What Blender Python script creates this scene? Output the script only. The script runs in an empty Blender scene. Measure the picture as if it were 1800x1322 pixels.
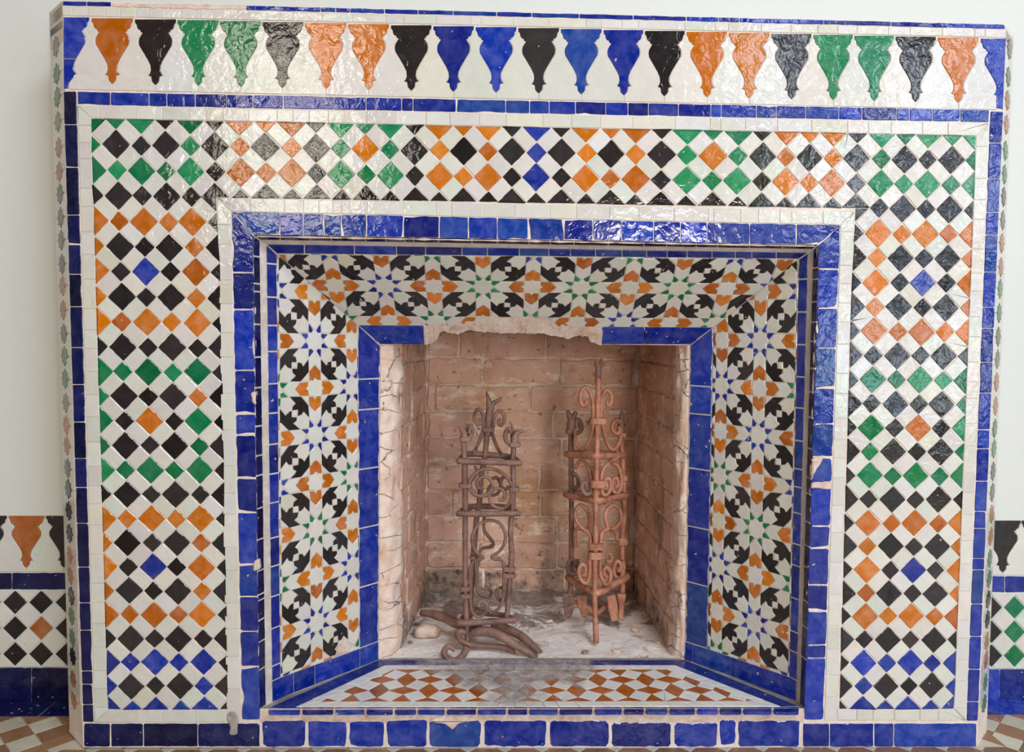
import bpy, math, random
import numpy as np
from mathutils import Vector, Matrix

random.seed(7)
rnd = random.Random(11)
scene = bpy.context.scene
COL = scene.collection

# ------------------------------------------------------------------ camera
F = 1342.0
CAM = np.array([-0.08601, -1.41813, 0.79383])
YAW, PITCH, ROLL = 0.02599, 0.0593, -0.01107


def cam_axes():
    cy, sy, cp, sp = math.cos(YAW), math.sin(YAW), math.cos(PITCH), math.sin(PITCH)
    f = np.array([sy * cp, cy * cp, -sp])
    r = np.array([cy, -sy, 0.0])
    d = np.cross(f, r)
    r2 = r * math.cos(ROLL) + d * math.sin(ROLL)
    d2 = -r * math.sin(ROLL) + d * math.cos(ROLL)
    return r2, d2, f


CR, CD, CF = cam_axes()
cam_data = bpy.data.cameras.new('camera')
cam_data.sensor_fit = 'HORIZONTAL'
cam_data.sensor_width = 36.0
cam_data.lens = F / 1800 * 36
cam_data.clip_start = 0.05
cam = bpy.data.objects.new('camera', cam_data)
COL.objects.link(cam)
m = Matrix.Identity(4)
for k in range(3):
    m[k][0] = CR[k]
    m[k][1] = -CD[k]
    m[k][2] = -CF[k]
    m[k][3] = CAM[k]
cam.matrix_world = m
scene.camera = cam

# ------------------------------------------------------------------ world, lights, exposure
vs = scene.view_settings
vs.view_transform = 'Standard'
vs.look = 'None'
vs.gamma = 1.0
vs.use_curve_mapping = False
vs.exposure = -0.36
world = bpy.data.worlds.new('world')
scene.world = world
world.use_nodes = True
bg = world.node_tree.nodes['Background']
bg.inputs[0].default_value = (1.0, 0.97, 0.92, 1)
bg.inputs[1].default_value = 0.35


def area(name, loc, target, sx, sy, watts, color):
    ld = bpy.data.lights.new(name, 'AREA')
    ld.shape = 'RECTANGLE'
    ld.size, ld.size_y = sx, sy
    ld.energy = watts
    ld.color = color
    o = bpy.data.objects.new(name, ld)
    o.location = loc
    o.rotation_euler = (Vector(target) - Vector(loc)).to_track_quat('-Z', 'Y').to_euler()
    COL.objects.link(o)
    return o


# daylight: garden doors behind the viewer on the one hand, seen as panes of sky and leaves, a high window on the
# other and the open sky over the courtyard high in front; the low middle lamp is an added fill
DOOR = [  # x, z, width, height, radiance, tint
    (1.55, 2.5, .30, .6, 15, 'w'), (2.05, 2.6, .34, .5, 3.5, 'b'), (2.5, 2.35, .32, .6, 17, 'w'), (3.1, 2.55, .40, .6, 6, 'b'), (3.7, 2.4, .36, .6, 15, 'w'),
    (1.6, 1.6, .36, .7, 2.5, 'g'), (2.0, 1.72, .28, .55, 17, 'w'), (2.55, 1.5, .42, .6, 5, 'b'), (3.05, 1.7, .30, .6, 15, 'w'), (3.7, 1.5, .5, .7, 4, 'g'),
    (1.65, .72, .42, .7, 2.2, 'g'), (2.15, .7, .34, .7, 12, 'b'), (2.8, .65, .34, .75, 11, 'w'), (3.5, .65, .4, .7, 8, 'w'),
    (2.5, .25, .3, .25, 5, 'g')]
TINT = {'w': (0.86, 0.97, 1.12), 'b': (0.72, 0.90, 1.18), 'g': (0.72, 1.0, 0.62)}
DOORGAIN = 0.8
for x, z, w, h, L, c in DOOR:
    area('garden_door_daylight', (x, -3.3, z), (x, 0, z), w, h, L * DOORGAIN * math.pi * w * h, TINT[c])
for x in (-1.58, -1.32, -1.06):
    for z in (1.52, 1.98, 2.42):
        area('high_window_daylight', (x, -3.3, z), (x, 0, z), .135, .27, 27.0 * math.pi * .135 * .27, (1.0, 0.91, 0.76))
area('courtyard_sky_daylight', (1.25, -2.3, 3.3), (0.05, 0.2, 0.35), 1.3, 0.8, 84, (0.90, 0.97, 1.08))
area('firebox_fill_light', (0.9, -3.3, 0.9), (0.4, 0, 0.5), 0.6, 0.8, 62, (1.0, 0.94, 0.86))  # added fill lamp that brightens the firebox; no opening is known there


# ------------------------------------------------------------------ geometry helpers
def ray(px, py):
    return CR * (px - 900) / F + CD * (py - 661) / F + CF


def at(px, py, y=0.0):
    d = ray(px, py)
    return CAM + d * ((y - CAM[1]) / d[1])


def atz(px, py, z):
    d = ray(px, py)
    return CAM + d * ((z - CAM[2]) / d[2])


def proj(P):
    q = np.asarray(P) - CAM
    w = q @ CF
    return np.array([900 + F * (q @ CR) / w, 661 + F * (q @ CD) / w])


def lerp(a, b, t):
    return a + (b - a) * t


def unit(v):
    return v / (np.linalg.norm(v) + 1e-12)


def link(name, me, mat=None, parent=None, loc=None):
    o = bpy.data.objects.new(name, me)
    if mat is not None:
        me.materials.append(mat)
    COL.objects.link(o)
    if loc is not None:
        o.location = loc
    if parent is not None:
        o.parent = parent
    return o


def mesh_obj(name, verts, faces, mat=None, parent=None, smooth=False):
    me = bpy.data.meshes.new(name)
    me.from_pydata([tuple(map(float, v)) for v in verts], [], faces)
    if smooth:
        me.polygons.foreach_set('use_smooth', [True] * len(me.polygons))
    me.update()
    return link(name, me, mat, parent)


def empty(name, loc=(0, 0, 0), parent=None):
    o = bpy.data.objects.new(name, None)
    o.empty_display_size = 0.1
    o.location = loc
    COL.objects.link(o)
    if parent is not None:
        o.parent = parent
    return o


def tag(o, label, cat=None, kind=None, group=None):
    o['label'] = label
    if cat:
        o['category'] = cat
    if kind:
        o['kind'] = kind
    if group:
        o['group'] = group
    return o


def area2(p):
    x, y = p[:, 0], p[:, 1]
    return 0.5 * float(np.sum(x * np.roll(y, -1) - np.roll(x, -1) * y))


def clean(p, eps):
    out = []
    for q in p:
        if not out or np.hypot(*(q - out[-1])) > eps:
            out.append(q)
    while len(out) > 2 and np.hypot(*(out[0] - out[-1])) <= eps:
        out.pop()
    return np.array(out)


def inset(p, d):
    """Offset a CCW polygon inwards by d (mitred, clamped)."""
    e = np.roll(p, -1, 0) - p
    L = np.hypot(e[:, 0], e[:, 1])[:, None] + 1e-12
    n = np.stack([-e[:, 1], e[:, 0]], 1) / L
    n0 = np.roll(n, 1, 0)
    b = n + n0
    k = (b * n).sum(1)
    k = np.where(np.abs(k) < 0.35, 0.35, k)
    return p + b * (d / k)[:, None]


def clip(poly, region):
    """Sutherland-Hodgman against a convex CCW region."""
    out = [np.array(q, float) for q in poly]
    n = len(region)
    for i in range(n):
        a, b = np.array(region[i]), np.array(region[(i + 1) % n])
        e = b - a
        src, out = out, []
        if not src:
            return []
        sd = [e[0] * (q[1] - a[1]) - e[1] * (q[0] - a[0]) for q in src]
        for j in range(len(src)):
            q, s = src[j], sd[j]
            q2, s2 = src[(j + 1) % len(src)], sd[(j + 1) % len(src)]
            if s >= 0:
                out.append(q)
            if (s > 0 and s2 < 0) or (s < 0 and s2 > 0):
                out.append(q + (q2 - q) * (s / (s - s2)))
    return out


def ccw(poly):
    p = np.array(poly, float)
    return p if area2(p) > 0 else p[::-1]


def roughen(p, step, amp, rad, r=rnd):
    """Subdivide the edges of a polygon, round its corners a little and make the outline wobble."""
    p = np.array(p, float)
    n = len(p)
    out = []
    for i in range(n):
        a, b = p[i], p[(i + 1) % n]
        e = b - a
        L = np.linalg.norm(e)
        if L < 1e-9:
            continue
        c = min(rad * r.uniform(0.5, 1.5), L * 0.3)
        k = max(1, int((L - 2 * c) / step))
        nrm = np.array([-e[1], e[0]]) / L
        for j in range(k + 1):
            t = (c + (L - 2 * c) * j / k) / L
            out.append(a + e * t + nrm * r.uniform(-amp, amp) * (1.0 if 0 < j < k else 0.4))
    return np.array(out)


def chip(p, prob, depth, r=rnd):
    """Break a bite or two out of the outline."""
    p = np.array(p, float)
    n = len(p)
    c = p.mean(0)
    for _ in range(2):
        if r.random() < prob:
            k = r.randrange(n)
            d = depth * r.uniform(.4, 1.0)
            for o_, w in ((-1, .35), (0, 1.0), (1, .6)):
                q = p[(k + o_) % n]
                v = c - q
                p[(k + o_) % n] = q + v / (np.linalg.norm(v) + 1e-9) * d * w
    return p


def tile(name, pts, normal, mat, parent, gap=0.0008, bev=0.0007, thick=0.006, tilt=0.006, lift=0.0, r=rnd, mn=1.2e-5):
    """One glazed piece: a bevelled prism whose face lies on the surface through pts (3-D outline)."""
    pts = np.array(pts, float)
    N = unit(np.array(normal, float))
    c = pts.mean(0)
    ref = np.array([0, 0, 1.0]) if abs(N[2]) < 0.8 else np.array([0, 1.0, 0])
    e1 = unit(np.cross(ref, N))
    e2 = np.cross(N, e1)
    q = pts - c
    p2 = np.stack([q @ e1, q @ e2], 1)
    if area2(p2) < 0:
        p2 = p2[::-1]
    p2 = clean(p2, 0.0004)
    if len(p2) < 3 or area2(p2) < mn:
        return None
    full = inset(p2, gap)
    if area2(full) < mn * 0.5:
        return None
    top = inset(full, bev)
    if area2(top) < area2(full) * 0.15:
        top = full.mean(0) + (full - full.mean(0)) * 0.8
    n = len(full)
    V = []
    for ring, h in ((full, -thick), (full, -bev * 0.8 + lift), (top, lift)):
        for a in ring:
            V.append(e1 * a[0] + e2 * a[1] + N * h)
    Fc = []
    for k in range(2):
        for i in range(n):
            j = (i + 1) % n
            Fc.append((k * n + i, k * n + j, (k + 1) * n + j, (k + 1) * n + i))
    Fc.append(tuple(2 * n + i for i in range(n)))
    me = bpy.data.meshes.new(name)
    me.from_pydata([tuple(v) for v in V], [], Fc)
    me.update()
    o = link(name, me, mat, parent, c)
    if tilt:
        ax = unit(e1 * r.uniform(-1, 1) + e2 * r.uniform(-1, 1))
        o.rotation_mode = 'QUATERNION'
        ang = r.gauss(0, tilt)
        h = math.sin(ang / 2)
        o.rotation_quaternion = (math.cos(ang / 2), ax[0] * h, ax[1] * h, ax[2] * h)
    return o


def grid_mesh(name, fn, nu, nv, mat, parent=None, smooth=True):
    V = [fn(i / nu, j / nv) for j in range(nv + 1) for i in range(nu + 1)]
    Fc = [(j * (nu + 1) + i, j * (nu + 1) + i + 1, (j + 1) * (nu + 1) + i + 1, (j + 1) * (nu + 1) + i)
          for j in range(nv) for i in range(nu)]
    return mesh_obj(name, V, Fc, mat, parent, smooth)


def box_mesh(name, lo, hi, mat, parent=None, bev=0.0, r=None, jit=0.0):
    """Chamfered box (24 corners cut) between two corners."""
    lo, hi = np.array(lo, float), np.array(hi, float)
    if bev <= 0:
        V = [(x, y, z) for x in (lo[0], hi[0]) for y in (lo[1], hi[1]) for z in (lo[2], hi[2])]
        Fc = [(0, 1, 3, 2), (4, 6, 7, 5), (0, 4, 5, 1), (2, 3, 7, 6), (0, 2, 6, 4), (1, 5, 7, 3)]
        return mesh_obj(name, V, Fc, mat, parent)
    import bmesh
    bm = bmesh.new()
    c = (lo + hi) / 2
    V = [bm.verts.new((x, y, z)) for x in (lo[0] - c[0], hi[0] - c[0]) for y in (lo[1] - c[1], hi[1] - c[1]) for z in (lo[2] - c[2], hi[2] - c[2])]
    for f in ((0, 1, 3, 2), (4, 6, 7, 5), (0, 4, 5, 1), (2, 3, 7, 6), (0, 2, 6, 4), (1, 5, 7, 3)):
        bm.faces.new([V[i] for i in f])
    if r is not None:
        for v in V:
            v.co += Vector((r.uniform(-jit, jit), r.uniform(-jit, jit), r.uniform(-jit, jit)))
    bmesh.ops.bevel(bm, geom=bm.edges[:], offset=bev, segments=1, affect='EDGES', profile=0.5)
    bmesh.ops.recalc_face_normals(bm, faces=bm.faces[:])
    me = bpy.data.meshes.new(name)
    bm.to_mesh(me)
    bm.free()
    return link(name, me, mat, parent, c)


def smooth_path(P, closed=False, sub=5):
    P = [np.array(p, float) for p in P]
    n = len(P)
    out = []
    rng = n if closed else n - 1
    for i in range(rng):
        if closed:
            a, b, c, d = P[(i - 1) % n], P[i], P[(i + 1) % n], P[(i + 2) % n]
        else:
            a, b, c, d = P[max(i - 1, 0)], P[i], P[i + 1], P[min(i + 2, n - 1)]
        for j in range(sub):
            t = j / sub
            out.append(0.5 * (2 * b + (c - a) * t + (2 * a - 5 * b + 4 * c - d) * t * t + (3 * b - a - 3 * c + d) * t ** 3))
    if not closed:
        out.append(P[-1])
    return out


def tube(name, P, rad, mat, parent=None, closed=False, sub=5, sides=8, flat=1.0, smooth=True):
    """Swept rod along a smoothed path; rad is a number or (start, ..., end) radii."""
    Q = smooth_path(P, closed, sub) if sub > 1 else [np.array(p, float) for p in P]
    n = len(Q)
    rr = [rad] * n if not isinstance(rad, (list, tuple)) else list(np.interp(np.linspace(0, 1, n), np.linspace(0, 1, len(rad)), rad))
    rr = [q * (1 + 0.16 * hashn(Q[i][0] * 60 + Q[i][1] * 31, Q[i][2] * 60, 3.3)) for i, q in enumerate(rr)]
    V, Fc = [], []
    up = None
    for i in range(n):
        a = Q[(i - 1) % n] if (closed or i > 0) else Q[i]
        b = Q[(i + 1) % n] if (closed or i < n - 1) else Q[i]
        t = unit(b - a)
        if up is None:
            up = np.array([0, 1.0, 0]) if abs(t[1]) < 0.9 else np.array([1.0, 0, 0])
        s = unit(np.cross(t, up))
        up = unit(np.cross(s, t))
        for k in range(sides):
            A = 2 * math.pi * k / sides
            V.append(Q[i] + (s * math.cos(A) + up * math.sin(A) * flat) * rr[i])
    m_ = n if closed else n - 1
    for i in range(m_):
        for k in range(sides):
            i2, k2 = (i + 1) % n, (k + 1) % sides
            Fc.append((i * sides + k, i * sides + k2, i2 * sides + k2, i2 * sides + k))
    if not closed:
        Fc.append(tuple(reversed(range(sides))))
        Fc.append(tuple((n - 1) * sides + k for k in range(sides)))
    return mesh_obj(name, V, Fc, mat, parent, smooth)


def hashn(x, y, s=0.0):
    from mathutils import noise
    return noise.noise(Vector((x, y, s)))


# ------------------------------------------------------------------ materials
def srgb(r, g, b):
    return tuple((c / 255 / 12.92 if c / 255 <= 0.04045 else ((c / 255 + 0.055) / 1.055) ** 2.4) for c in (r, g, b)) + (1,)


class NT:
    def __init__(self, name):
        self.mat = bpy.data.materials.new(name)
        self.mat.use_nodes = True
        self.nt = self.mat.node_tree
        self.b = self.nt.nodes['Principled BSDF']

    def n(self, t, **kw):
        nd = self.nt.nodes.new(t)
        for k, v in kw.items():
            setattr(nd, k, v)
        return nd

    def l(self, a, b):
        self.nt.links.new(a, b)

    def noise(self, scale, detail=3, rough=0.5, dist=0.0, vec=None):
        nd = self.n('ShaderNodeTexNoise')
        nd.inputs['Scale'].default_value = scale
        nd.inputs['Detail'].default_value = detail
        nd.inputs['Roughness'].default_value = rough
        nd.inputs['Distortion'].default_value = dist
        if vec is not None:
            self.l(vec, nd.inputs['Vector'])
        return nd

    def ramp(self, src, stops):
        nd = self.n('ShaderNodeValToRGB')
        el = nd.color_ramp.elements
        while len(el) > 1:
            el.remove(el[-1])
        el[0].position, el[0].color = stops[0]
        for p, c in stops[1:]:
            e = el.new(p)
            e.color = c
        self.l(src, nd.inputs[0])
        return nd

    def mix(self, fac, a, b, mode='MIX'):
        nd = self.n('ShaderNodeMix', data_type='RGBA', blend_type=mode)
        for s, v in ((nd.inputs['Factor'], fac), (nd.inputs['A'], a), (nd.inputs['B'], b)):
            pass
        ins = [nd.inputs[0], nd.inputs[6], nd.inputs[7]]
        for s, v in zip(ins, (fac, a, b)):
            if isinstance(v, (int, float)):
                s.default_value = v
            elif isinstance(v, tuple):
                s.default_value = v
            else:
                self.l(v, s)
        return nd.outputs[2]

    def maprange(self, src, a, b, c, d):
        nd = self.n('ShaderNodeMapRange')
        for i, v in enumerate((a, b, c, d)):
            nd.inputs[i + 1].default_value = v
        self.l(src, nd.inputs[0])
        return nd.outputs[0]

    def math(self, op, a, b=0.0):
        nd = self.n('ShaderNodeMath', operation=op)
        for s, v in zip(nd.inputs, (a, b)):
            if isinstance(v, (int, float)):
                s.default_value = v
            else:
                self.l(v, s)
        return nd.outputs[0]

    def pos(self):
        return self.n('ShaderNodeNewGeometry').outputs['Position']


G0 = (0, 0, 0, 1)
G1 = (1, 1, 1, 1)


def glaze(name, cols, rough=0.09, vary=0.25, bump=0.27, soot=None, chips=0.0):
    """Hand-made glazed tile: each piece takes its own tone, glaze wavers and pools."""
    t = NT(name)
    info = t.n('ShaderNodeObjectInfo').outputs['Random']
    k = len(cols)
    rp = t.ramp(info, [(i / max(k - 1, 1), c) for i, c in enumerate(cols)]) if k > 1 else None
    base = rp.outputs[0] if rp else cols[0]
    P = t.pos()
    n1 = t.noise(38, 3, 0.6, 0.4, P)
    n2 = t.noise(260, 2, 0.5, 0, P)
    rv = t.math('FRACT', t.math('MULTIPLY', info, 17.31))
    val = t.math('ADD', t.maprange(n1.outputs[0], 0.3, 0.7, 1 - vary * 0.7, 1 + vary * 0.7), t.maprange(rv, 0, 1, -vary, vary * 0.8))
    hsv = t.n('ShaderNodeHueSaturation')
    if rp:
        t.l(base, hsv.inputs['Color'])
    else:
        hsv.inputs['Color'].default_value = base
    t.l(val, hsv.inputs['Value'])
    t.l(t.maprange(n1.outputs[0], 0.3, 0.7, 1.08, 0.88), hsv.inputs['Saturation'])
    c = hsv.outputs[0]
    # pin holes and small chips in the glaze show the pale body
    ch = t.noise(95, 2, 0.5, 0, P)
    lo = 0.735 - chips
    fac = t.ramp(ch.outputs[0], [(lo, G0), (lo + 0.015, G1)]).outputs[0]
    c = t.mix(fac, c, srgb(196, 178, 160))
    if soot:
        c = soot(t, c, P)
    t.l(c, t.b.inputs['Base Color'])
    t.l(t.maprange(n1.outputs[0], 0.3, 0.7, rough * 0.6, rough * 1.6), t.b.inputs['Roughness'])
    n3 = t.noise(48, 2.0, 0.5, 0.7, P)
    h = t.math('ADD', t.math('MULTIPLY', n3.outputs[0], 1.0), t.math('MULTIPLY', n2.outputs[0], 0.10))
    bp = t.n('ShaderNodeBump')
    bp.inputs['Strength'].default_value = bump
    bp.inputs['Distance'].default_value = 0.004
    t.l(h, bp.inputs['Height'])
    t.l(bp.outputs[0], t.b.inputs['Normal'])
    return t.mat


WHITES = [srgb(203, 204, 197), srgb(208, 201, 195), srgb(198, 203, 194), srgb(208, 206, 202), srgb(202, 196, 194), srgb(206, 206, 206), srgb(204, 201, 186)]
M = {}
M['W'] = glaze('white_glaze', WHITES, vary=0.06)
M['K'] = glaze('charcoal_glaze', [srgb(32, 27, 28), srgb(48, 44, 46), srgb(22, 18, 20), srgb(42, 41, 44), srgb(38, 29, 29)], vary=0.3)
M['O'] = glaze('amber_glaze', [srgb(184, 100, 26), srgb(196, 112, 30), srgb(170, 88, 26), srgb(200, 118, 24)], vary=0.16)
M['G'] = glaze('green_glaze', [srgb(20, 116, 66), srgb(12, 100, 62), srgb(34, 132, 84), srgb(16, 108, 74)], vary=0.2)
M['B'] = glaze('cobalt_glaze', [srgb(22, 38, 136), srgb(26, 50, 150), srgb(20, 30, 110), srgb(30, 54, 160), srgb(34, 66, 136)], vary=0.2, chips=0.012)
M['D'] = glaze('navy_glaze', [srgb(11, 15, 64), srgb(14, 24, 88), srgb(9, 11, 50)], vary=0.22, chips=0.015)  # on the left-hand borders this darker blue puts the shade into the colour
M['R'] = glaze('russet_glaze', [srgb(150, 84, 40), srgb(166, 96, 48)], vary=0.15)
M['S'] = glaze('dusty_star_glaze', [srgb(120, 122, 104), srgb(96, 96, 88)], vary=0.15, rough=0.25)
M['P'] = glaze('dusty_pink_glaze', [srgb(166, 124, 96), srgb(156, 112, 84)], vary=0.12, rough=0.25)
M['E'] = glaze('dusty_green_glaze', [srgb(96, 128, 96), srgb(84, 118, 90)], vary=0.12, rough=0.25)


def plaster(name, stops, scale=9.0, rough=0.85, bump=0.3, fine=120, dist=0.004, spot=0.22):
    t = NT(name)
    P = t.pos()
    n1 = t.noise(scale, 6, 0.62, 0.3, P)
    n2 = t.noise(fine, 4, 0.6, 0, P)
    c = t.ramp(n1.outputs[0], stops).outputs[0]
    c = t.mix(spot, c, t.ramp(n2.outputs[0], [(0.3, (0.25, 0.25, 0.25, 1)), (0.7, G1)]).outputs[0], 'MULTIPLY')
    t.l(c, t.b.inputs['Base Color'])
    t.b.inputs['Roughness'].default_value = rough
    bp = t.n('ShaderNodeBump')
    bp.inputs['Strength'].default_value = bump
    bp.inputs['Distance'].default_value = dist
    t.l(t.math('ADD', n1.outputs[0], t.math('MULTIPLY', n2.outputs[0], 0.4)), bp.inputs['Height'])
    t.l(bp.outputs[0], t.b.inputs['Normal'])
    return t.mat


M['grout'] = plaster('grout', [(0.3, srgb(212, 196, 186)), (0.7, srgb(234, 224, 216))], 20)
M['floorbed'] = plaster('floor_bed', [(0.3, srgb(140, 116, 92)), (0.7, srgb(168, 148, 124))], 20)
M['palegrout'] = plaster('pale_grey_grout', [(0.3, srgb(186, 178, 172)), (0.7, srgb(222, 214, 208))], 30)
M['greygrout'] = plaster('grey_mortar', [(0.3, srgb(128, 124, 122)), (0.7, srgb(176, 170, 164))], 30)
M['plaster'] = plaster('broken_plaster', [(0.25, srgb(178, 140, 122)), (0.45, srgb(212, 190, 178)), (0.7, srgb(226, 212, 204))], 30, bump=0.6)
M['wall'] = plaster('limewash', [(0.3, srgb(206, 209, 206)), (0.7, srgb(210, 213, 210))], 1.2, bump=0.06, fine=90, spot=0.03)
M['farwall'] = plaster('dim_limewash', [(0.3, srgb(166, 160, 146)), (0.7, srgb(174, 168, 154))], 1.2, bump=0.06, fine=90, spot=0.03)
M['cedar'] = plaster('cedar_ceiling', [(0.3, srgb(112, 78, 52)), (0.7, srgb(138, 98, 66))], 4)


def brick_mat():
    t = NT('sooty_brick')
    P = t.pos()
    info = t.n('ShaderNodeObjectInfo').outputs['Random']
    n1 = t.noise(7, 6, 0.65, 0.5, P)
    n2 = t.noise(55, 5, 0.65, 0.3, P)
    mp = t.n('ShaderNodeMapping')
    mp.inputs['Scale'].default_value = (1, 1, 2.2)
    t.l(P, mp.inputs['Vector'])
    n3 = t.noise(15, 6, 0.72, 0.1, mp.outputs[0])
    n4 = t.noise(4.5, 4, 0.6, 0.4, P)
    c = t.ramp(n1.outputs[0], [(0.25, srgb(168, 128, 108)), (0.42, srgb(204, 162, 142)), (0.6, srgb(220, 182, 164)), (0.8, srgb(194, 152, 124))]).outputs[0]
    c = t.mix(0.35, c, t.ramp(info, [(0, srgb(222, 184, 168)), (0.5, srgb(190, 150, 122)), (1, srgb(208, 162, 144))]).outputs[0])
    # ochre staining, lime and ash deposits, scaling and sooty spots
    och = t.ramp(n4.outputs[0], [(0.52, G0), (0.64, G1)]).outputs[0]
    c = t.mix(t.math('MULTIPLY', och, 0.6), c, srgb(176, 126, 76))
    lime = t.ramp(n3.outputs[0], [(0.54, G0), (0.66, G1)]).outputs[0]
    c = t.mix(t.math('MULTIPLY', lime, 0.75), c, srgb(240, 226, 212))
    dark = t.ramp(n2.outputs[0], [(0.30, G1), (0.40, G0)]).outputs[0]
    c = t.mix(t.math('MULTIPLY', dark, 0.8), c, srgb(74, 50, 40))
    sm = t.ramp(n4.outputs[0], [(0.30, G1), (0.42, G0)]).outputs[0]
    c = t.mix(t.math('MULTIPLY', sm, 0.55), c, srgb(98, 70, 56))
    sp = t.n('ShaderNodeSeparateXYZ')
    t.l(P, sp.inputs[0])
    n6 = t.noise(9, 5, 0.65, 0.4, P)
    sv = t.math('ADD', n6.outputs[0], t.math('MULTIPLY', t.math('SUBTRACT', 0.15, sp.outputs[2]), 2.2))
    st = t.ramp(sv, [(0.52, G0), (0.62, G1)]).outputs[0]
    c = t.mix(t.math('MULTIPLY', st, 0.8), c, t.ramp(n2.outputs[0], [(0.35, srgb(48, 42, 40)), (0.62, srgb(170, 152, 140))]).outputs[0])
    t.l(c, t.b.inputs['Base Color'])
    t.b.inputs['Roughness'].default_value = 0.9
    bp = t.n('ShaderNodeBump')
    bp.inputs['Strength'].default_value = 0.55
    bp.inputs['Distance'].default_value = 0.006
    t.l(t.math('ADD', n2.outputs[0], n3.outputs[0]), bp.inputs['Height'])
    t.l(bp.outputs[0], t.b.inputs['Normal'])
    return t.mat


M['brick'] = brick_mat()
M['lime'] = plaster('lime_joint', [(0.3, srgb(180, 142, 118)), (0.5, srgb(218, 194, 176)), (0.7, srgb(238, 224, 212))], 24, bump=0.7)


def jamb_mat():
    t = NT('cracked_plaster')
    P = t.pos()
    n1 = t.noise(16, 6, 0.65, 0.4, P)
    n2 = t.noise(70, 5, 0.65, 0, P)
    mp = t.n('ShaderNodeMapping')
    mp.inputs['Scale'].default_value = (0.7, 0.7, 2.0)
    t.l(P, mp.inputs['Vector'])
    off = t.noise(30, 3, 0.6, 0, P)
    va = t.n('ShaderNodeVectorMath', operation='MULTIPLY_ADD')
    t.l(off.outputs['Color'], va.inputs[0])
    va.inputs[1].default_value = (0.03, 0.03, 0.03)
    t.l(mp.outputs[0], va.inputs[2])
    vo = t.n('ShaderNodeTexVoronoi', feature='DISTANCE_TO_EDGE')
    vo.inputs['Scale'].default_value = 13
    t.l(va.outputs[0], vo.inputs['Vector'])
    crack = t.ramp(vo.outputs['Distance'], [(0.0, G1), (0.022, G0)]).outputs[0]
    msk = t.ramp(n1.outputs[0], [(0.42, G0), (0.55, G1)]).outputs[0]
    crack = t.math('MULTIPLY', crack, msk)
    c = t.ramp(n1.outputs[0], [(0.25, srgb(212, 140, 106)), (0.34, srgb(222, 186, 166)), (0.5, srgb(232, 208, 194)), (0.75, srgb(242, 230, 222))]).outputs[0]
    c = t.mix(0.25, c, t.ramp(n2.outputs[0], [(0.3, (0.3, 0.25, 0.22, 1)), (0.65, G1)]).outputs[0], 'MULTIPLY')
    c = t.mix(t.math('MULTIPLY', crack, 0.8), c, srgb(92, 62, 46))
    t.l(c, t.b.inputs['Base Color'])
    t.b.inputs['Roughness'].default_value = 0.9
    bp = t.n('ShaderNodeBump')
    bp.inputs['Strength'].default_value = 0.7
    bp.inputs['Distance'].default_value = 0.006
    t.l(t.math('SUBTRACT', t.math('ADD', n1.outputs[0], t.math('MULTIPLY', n2.outputs[0], 0.5)), crack), bp.inputs['Height'])
    t.l(bp.outputs[0], t.b.inputs['Normal'])
    return t.mat


M['jamb'] = jamb_mat()


def ash_mat():
    t = NT('ash_floor')
    P = t.pos()
    n1 = t.noise(9, 7, 0.68, 0.8, P)
    n2 = t.noise(60, 6, 0.7, 0.2, P)
    c = t.ramp(n1.outputs[0], [(0.30, srgb(104, 78, 64)), (0.37, srgb(196, 176, 160)), (0.42, srgb(240, 234, 228)), (0.75, srgb(247, 244, 242))]).outputs[0]
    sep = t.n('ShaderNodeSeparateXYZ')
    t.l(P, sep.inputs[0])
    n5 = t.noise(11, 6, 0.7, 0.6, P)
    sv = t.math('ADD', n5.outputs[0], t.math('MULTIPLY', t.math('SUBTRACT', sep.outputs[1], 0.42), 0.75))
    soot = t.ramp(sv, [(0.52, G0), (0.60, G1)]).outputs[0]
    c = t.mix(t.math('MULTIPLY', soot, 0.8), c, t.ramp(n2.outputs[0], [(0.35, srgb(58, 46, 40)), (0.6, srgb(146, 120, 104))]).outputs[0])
    c = t.mix(0.45, c, t.ramp(n2.outputs[0], [(0.3, (0.25, 0.2, 0.17, 1)), (0.42, (0.9, 0.87, 0.85, 1)), (0.6, G1)]).outputs[0], 'MULTIPLY')
    t.l(c, t.b.inputs['Base Color'])
    t.b.inputs['Roughness'].default_value = 0.95
    bp = t.n('ShaderNodeBump')
    bp.inputs['Strength'].default_value = 0.8
    bp.inputs['Distance'].default_value = 0.008
    t.l(t.math('ADD', n1.outputs[0], t.math('MULTIPLY', n2.outputs[0], 0.5)), bp.inputs['Height'])
    t.l(bp.outputs[0], t.b.inputs['Normal'])
    return t.mat


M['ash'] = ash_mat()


def rust_mat(name, a, b, c3):
    t = NT(name)
    P = t.pos()
    n1 = t.noise(30, 5, 0.6, 0.3, P)
    n2 = t.noise(190, 4, 0.6, 0, P)
    c = t.ramp(n1.outputs[0], [(0.3, a), (0.5, b), (0.72, c3)]).outputs[0]
    c = t.mix(0.35, c, t.ramp(n2.outputs[0], [(0.3, (0.3, 0.26, 0.24, 1)), (0.65, G1)]).outputs[0], 'MULTIPLY')
    t.l(c, t.b.inputs['Base Color'])
    t.b.inputs['Roughness'].default_value = 0.62
    t.b.inputs['Metallic'].default_value = 0.05
    bp = t.n('ShaderNodeBump')
    bp.inputs['Strength'].default_value = 0.5
    bp.inputs['Distance'].default_value = 0.002
    t.l(t.math('ADD', n1.outputs[0], n2.outputs[0]), bp.inputs['Height'])
    t.l(bp.outputs[0], t.b.inputs['Normal'])
    return t.mat


M['iron'] = rust_mat('dark_rusted_iron', srgb(98, 74, 68), srgb(134, 102, 92), srgb(158, 122, 108))
M['rust'] = rust_mat('orange_rusted_iron', srgb(140, 90, 70), srgb(184, 124, 98), srgb(206, 150, 122))


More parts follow.
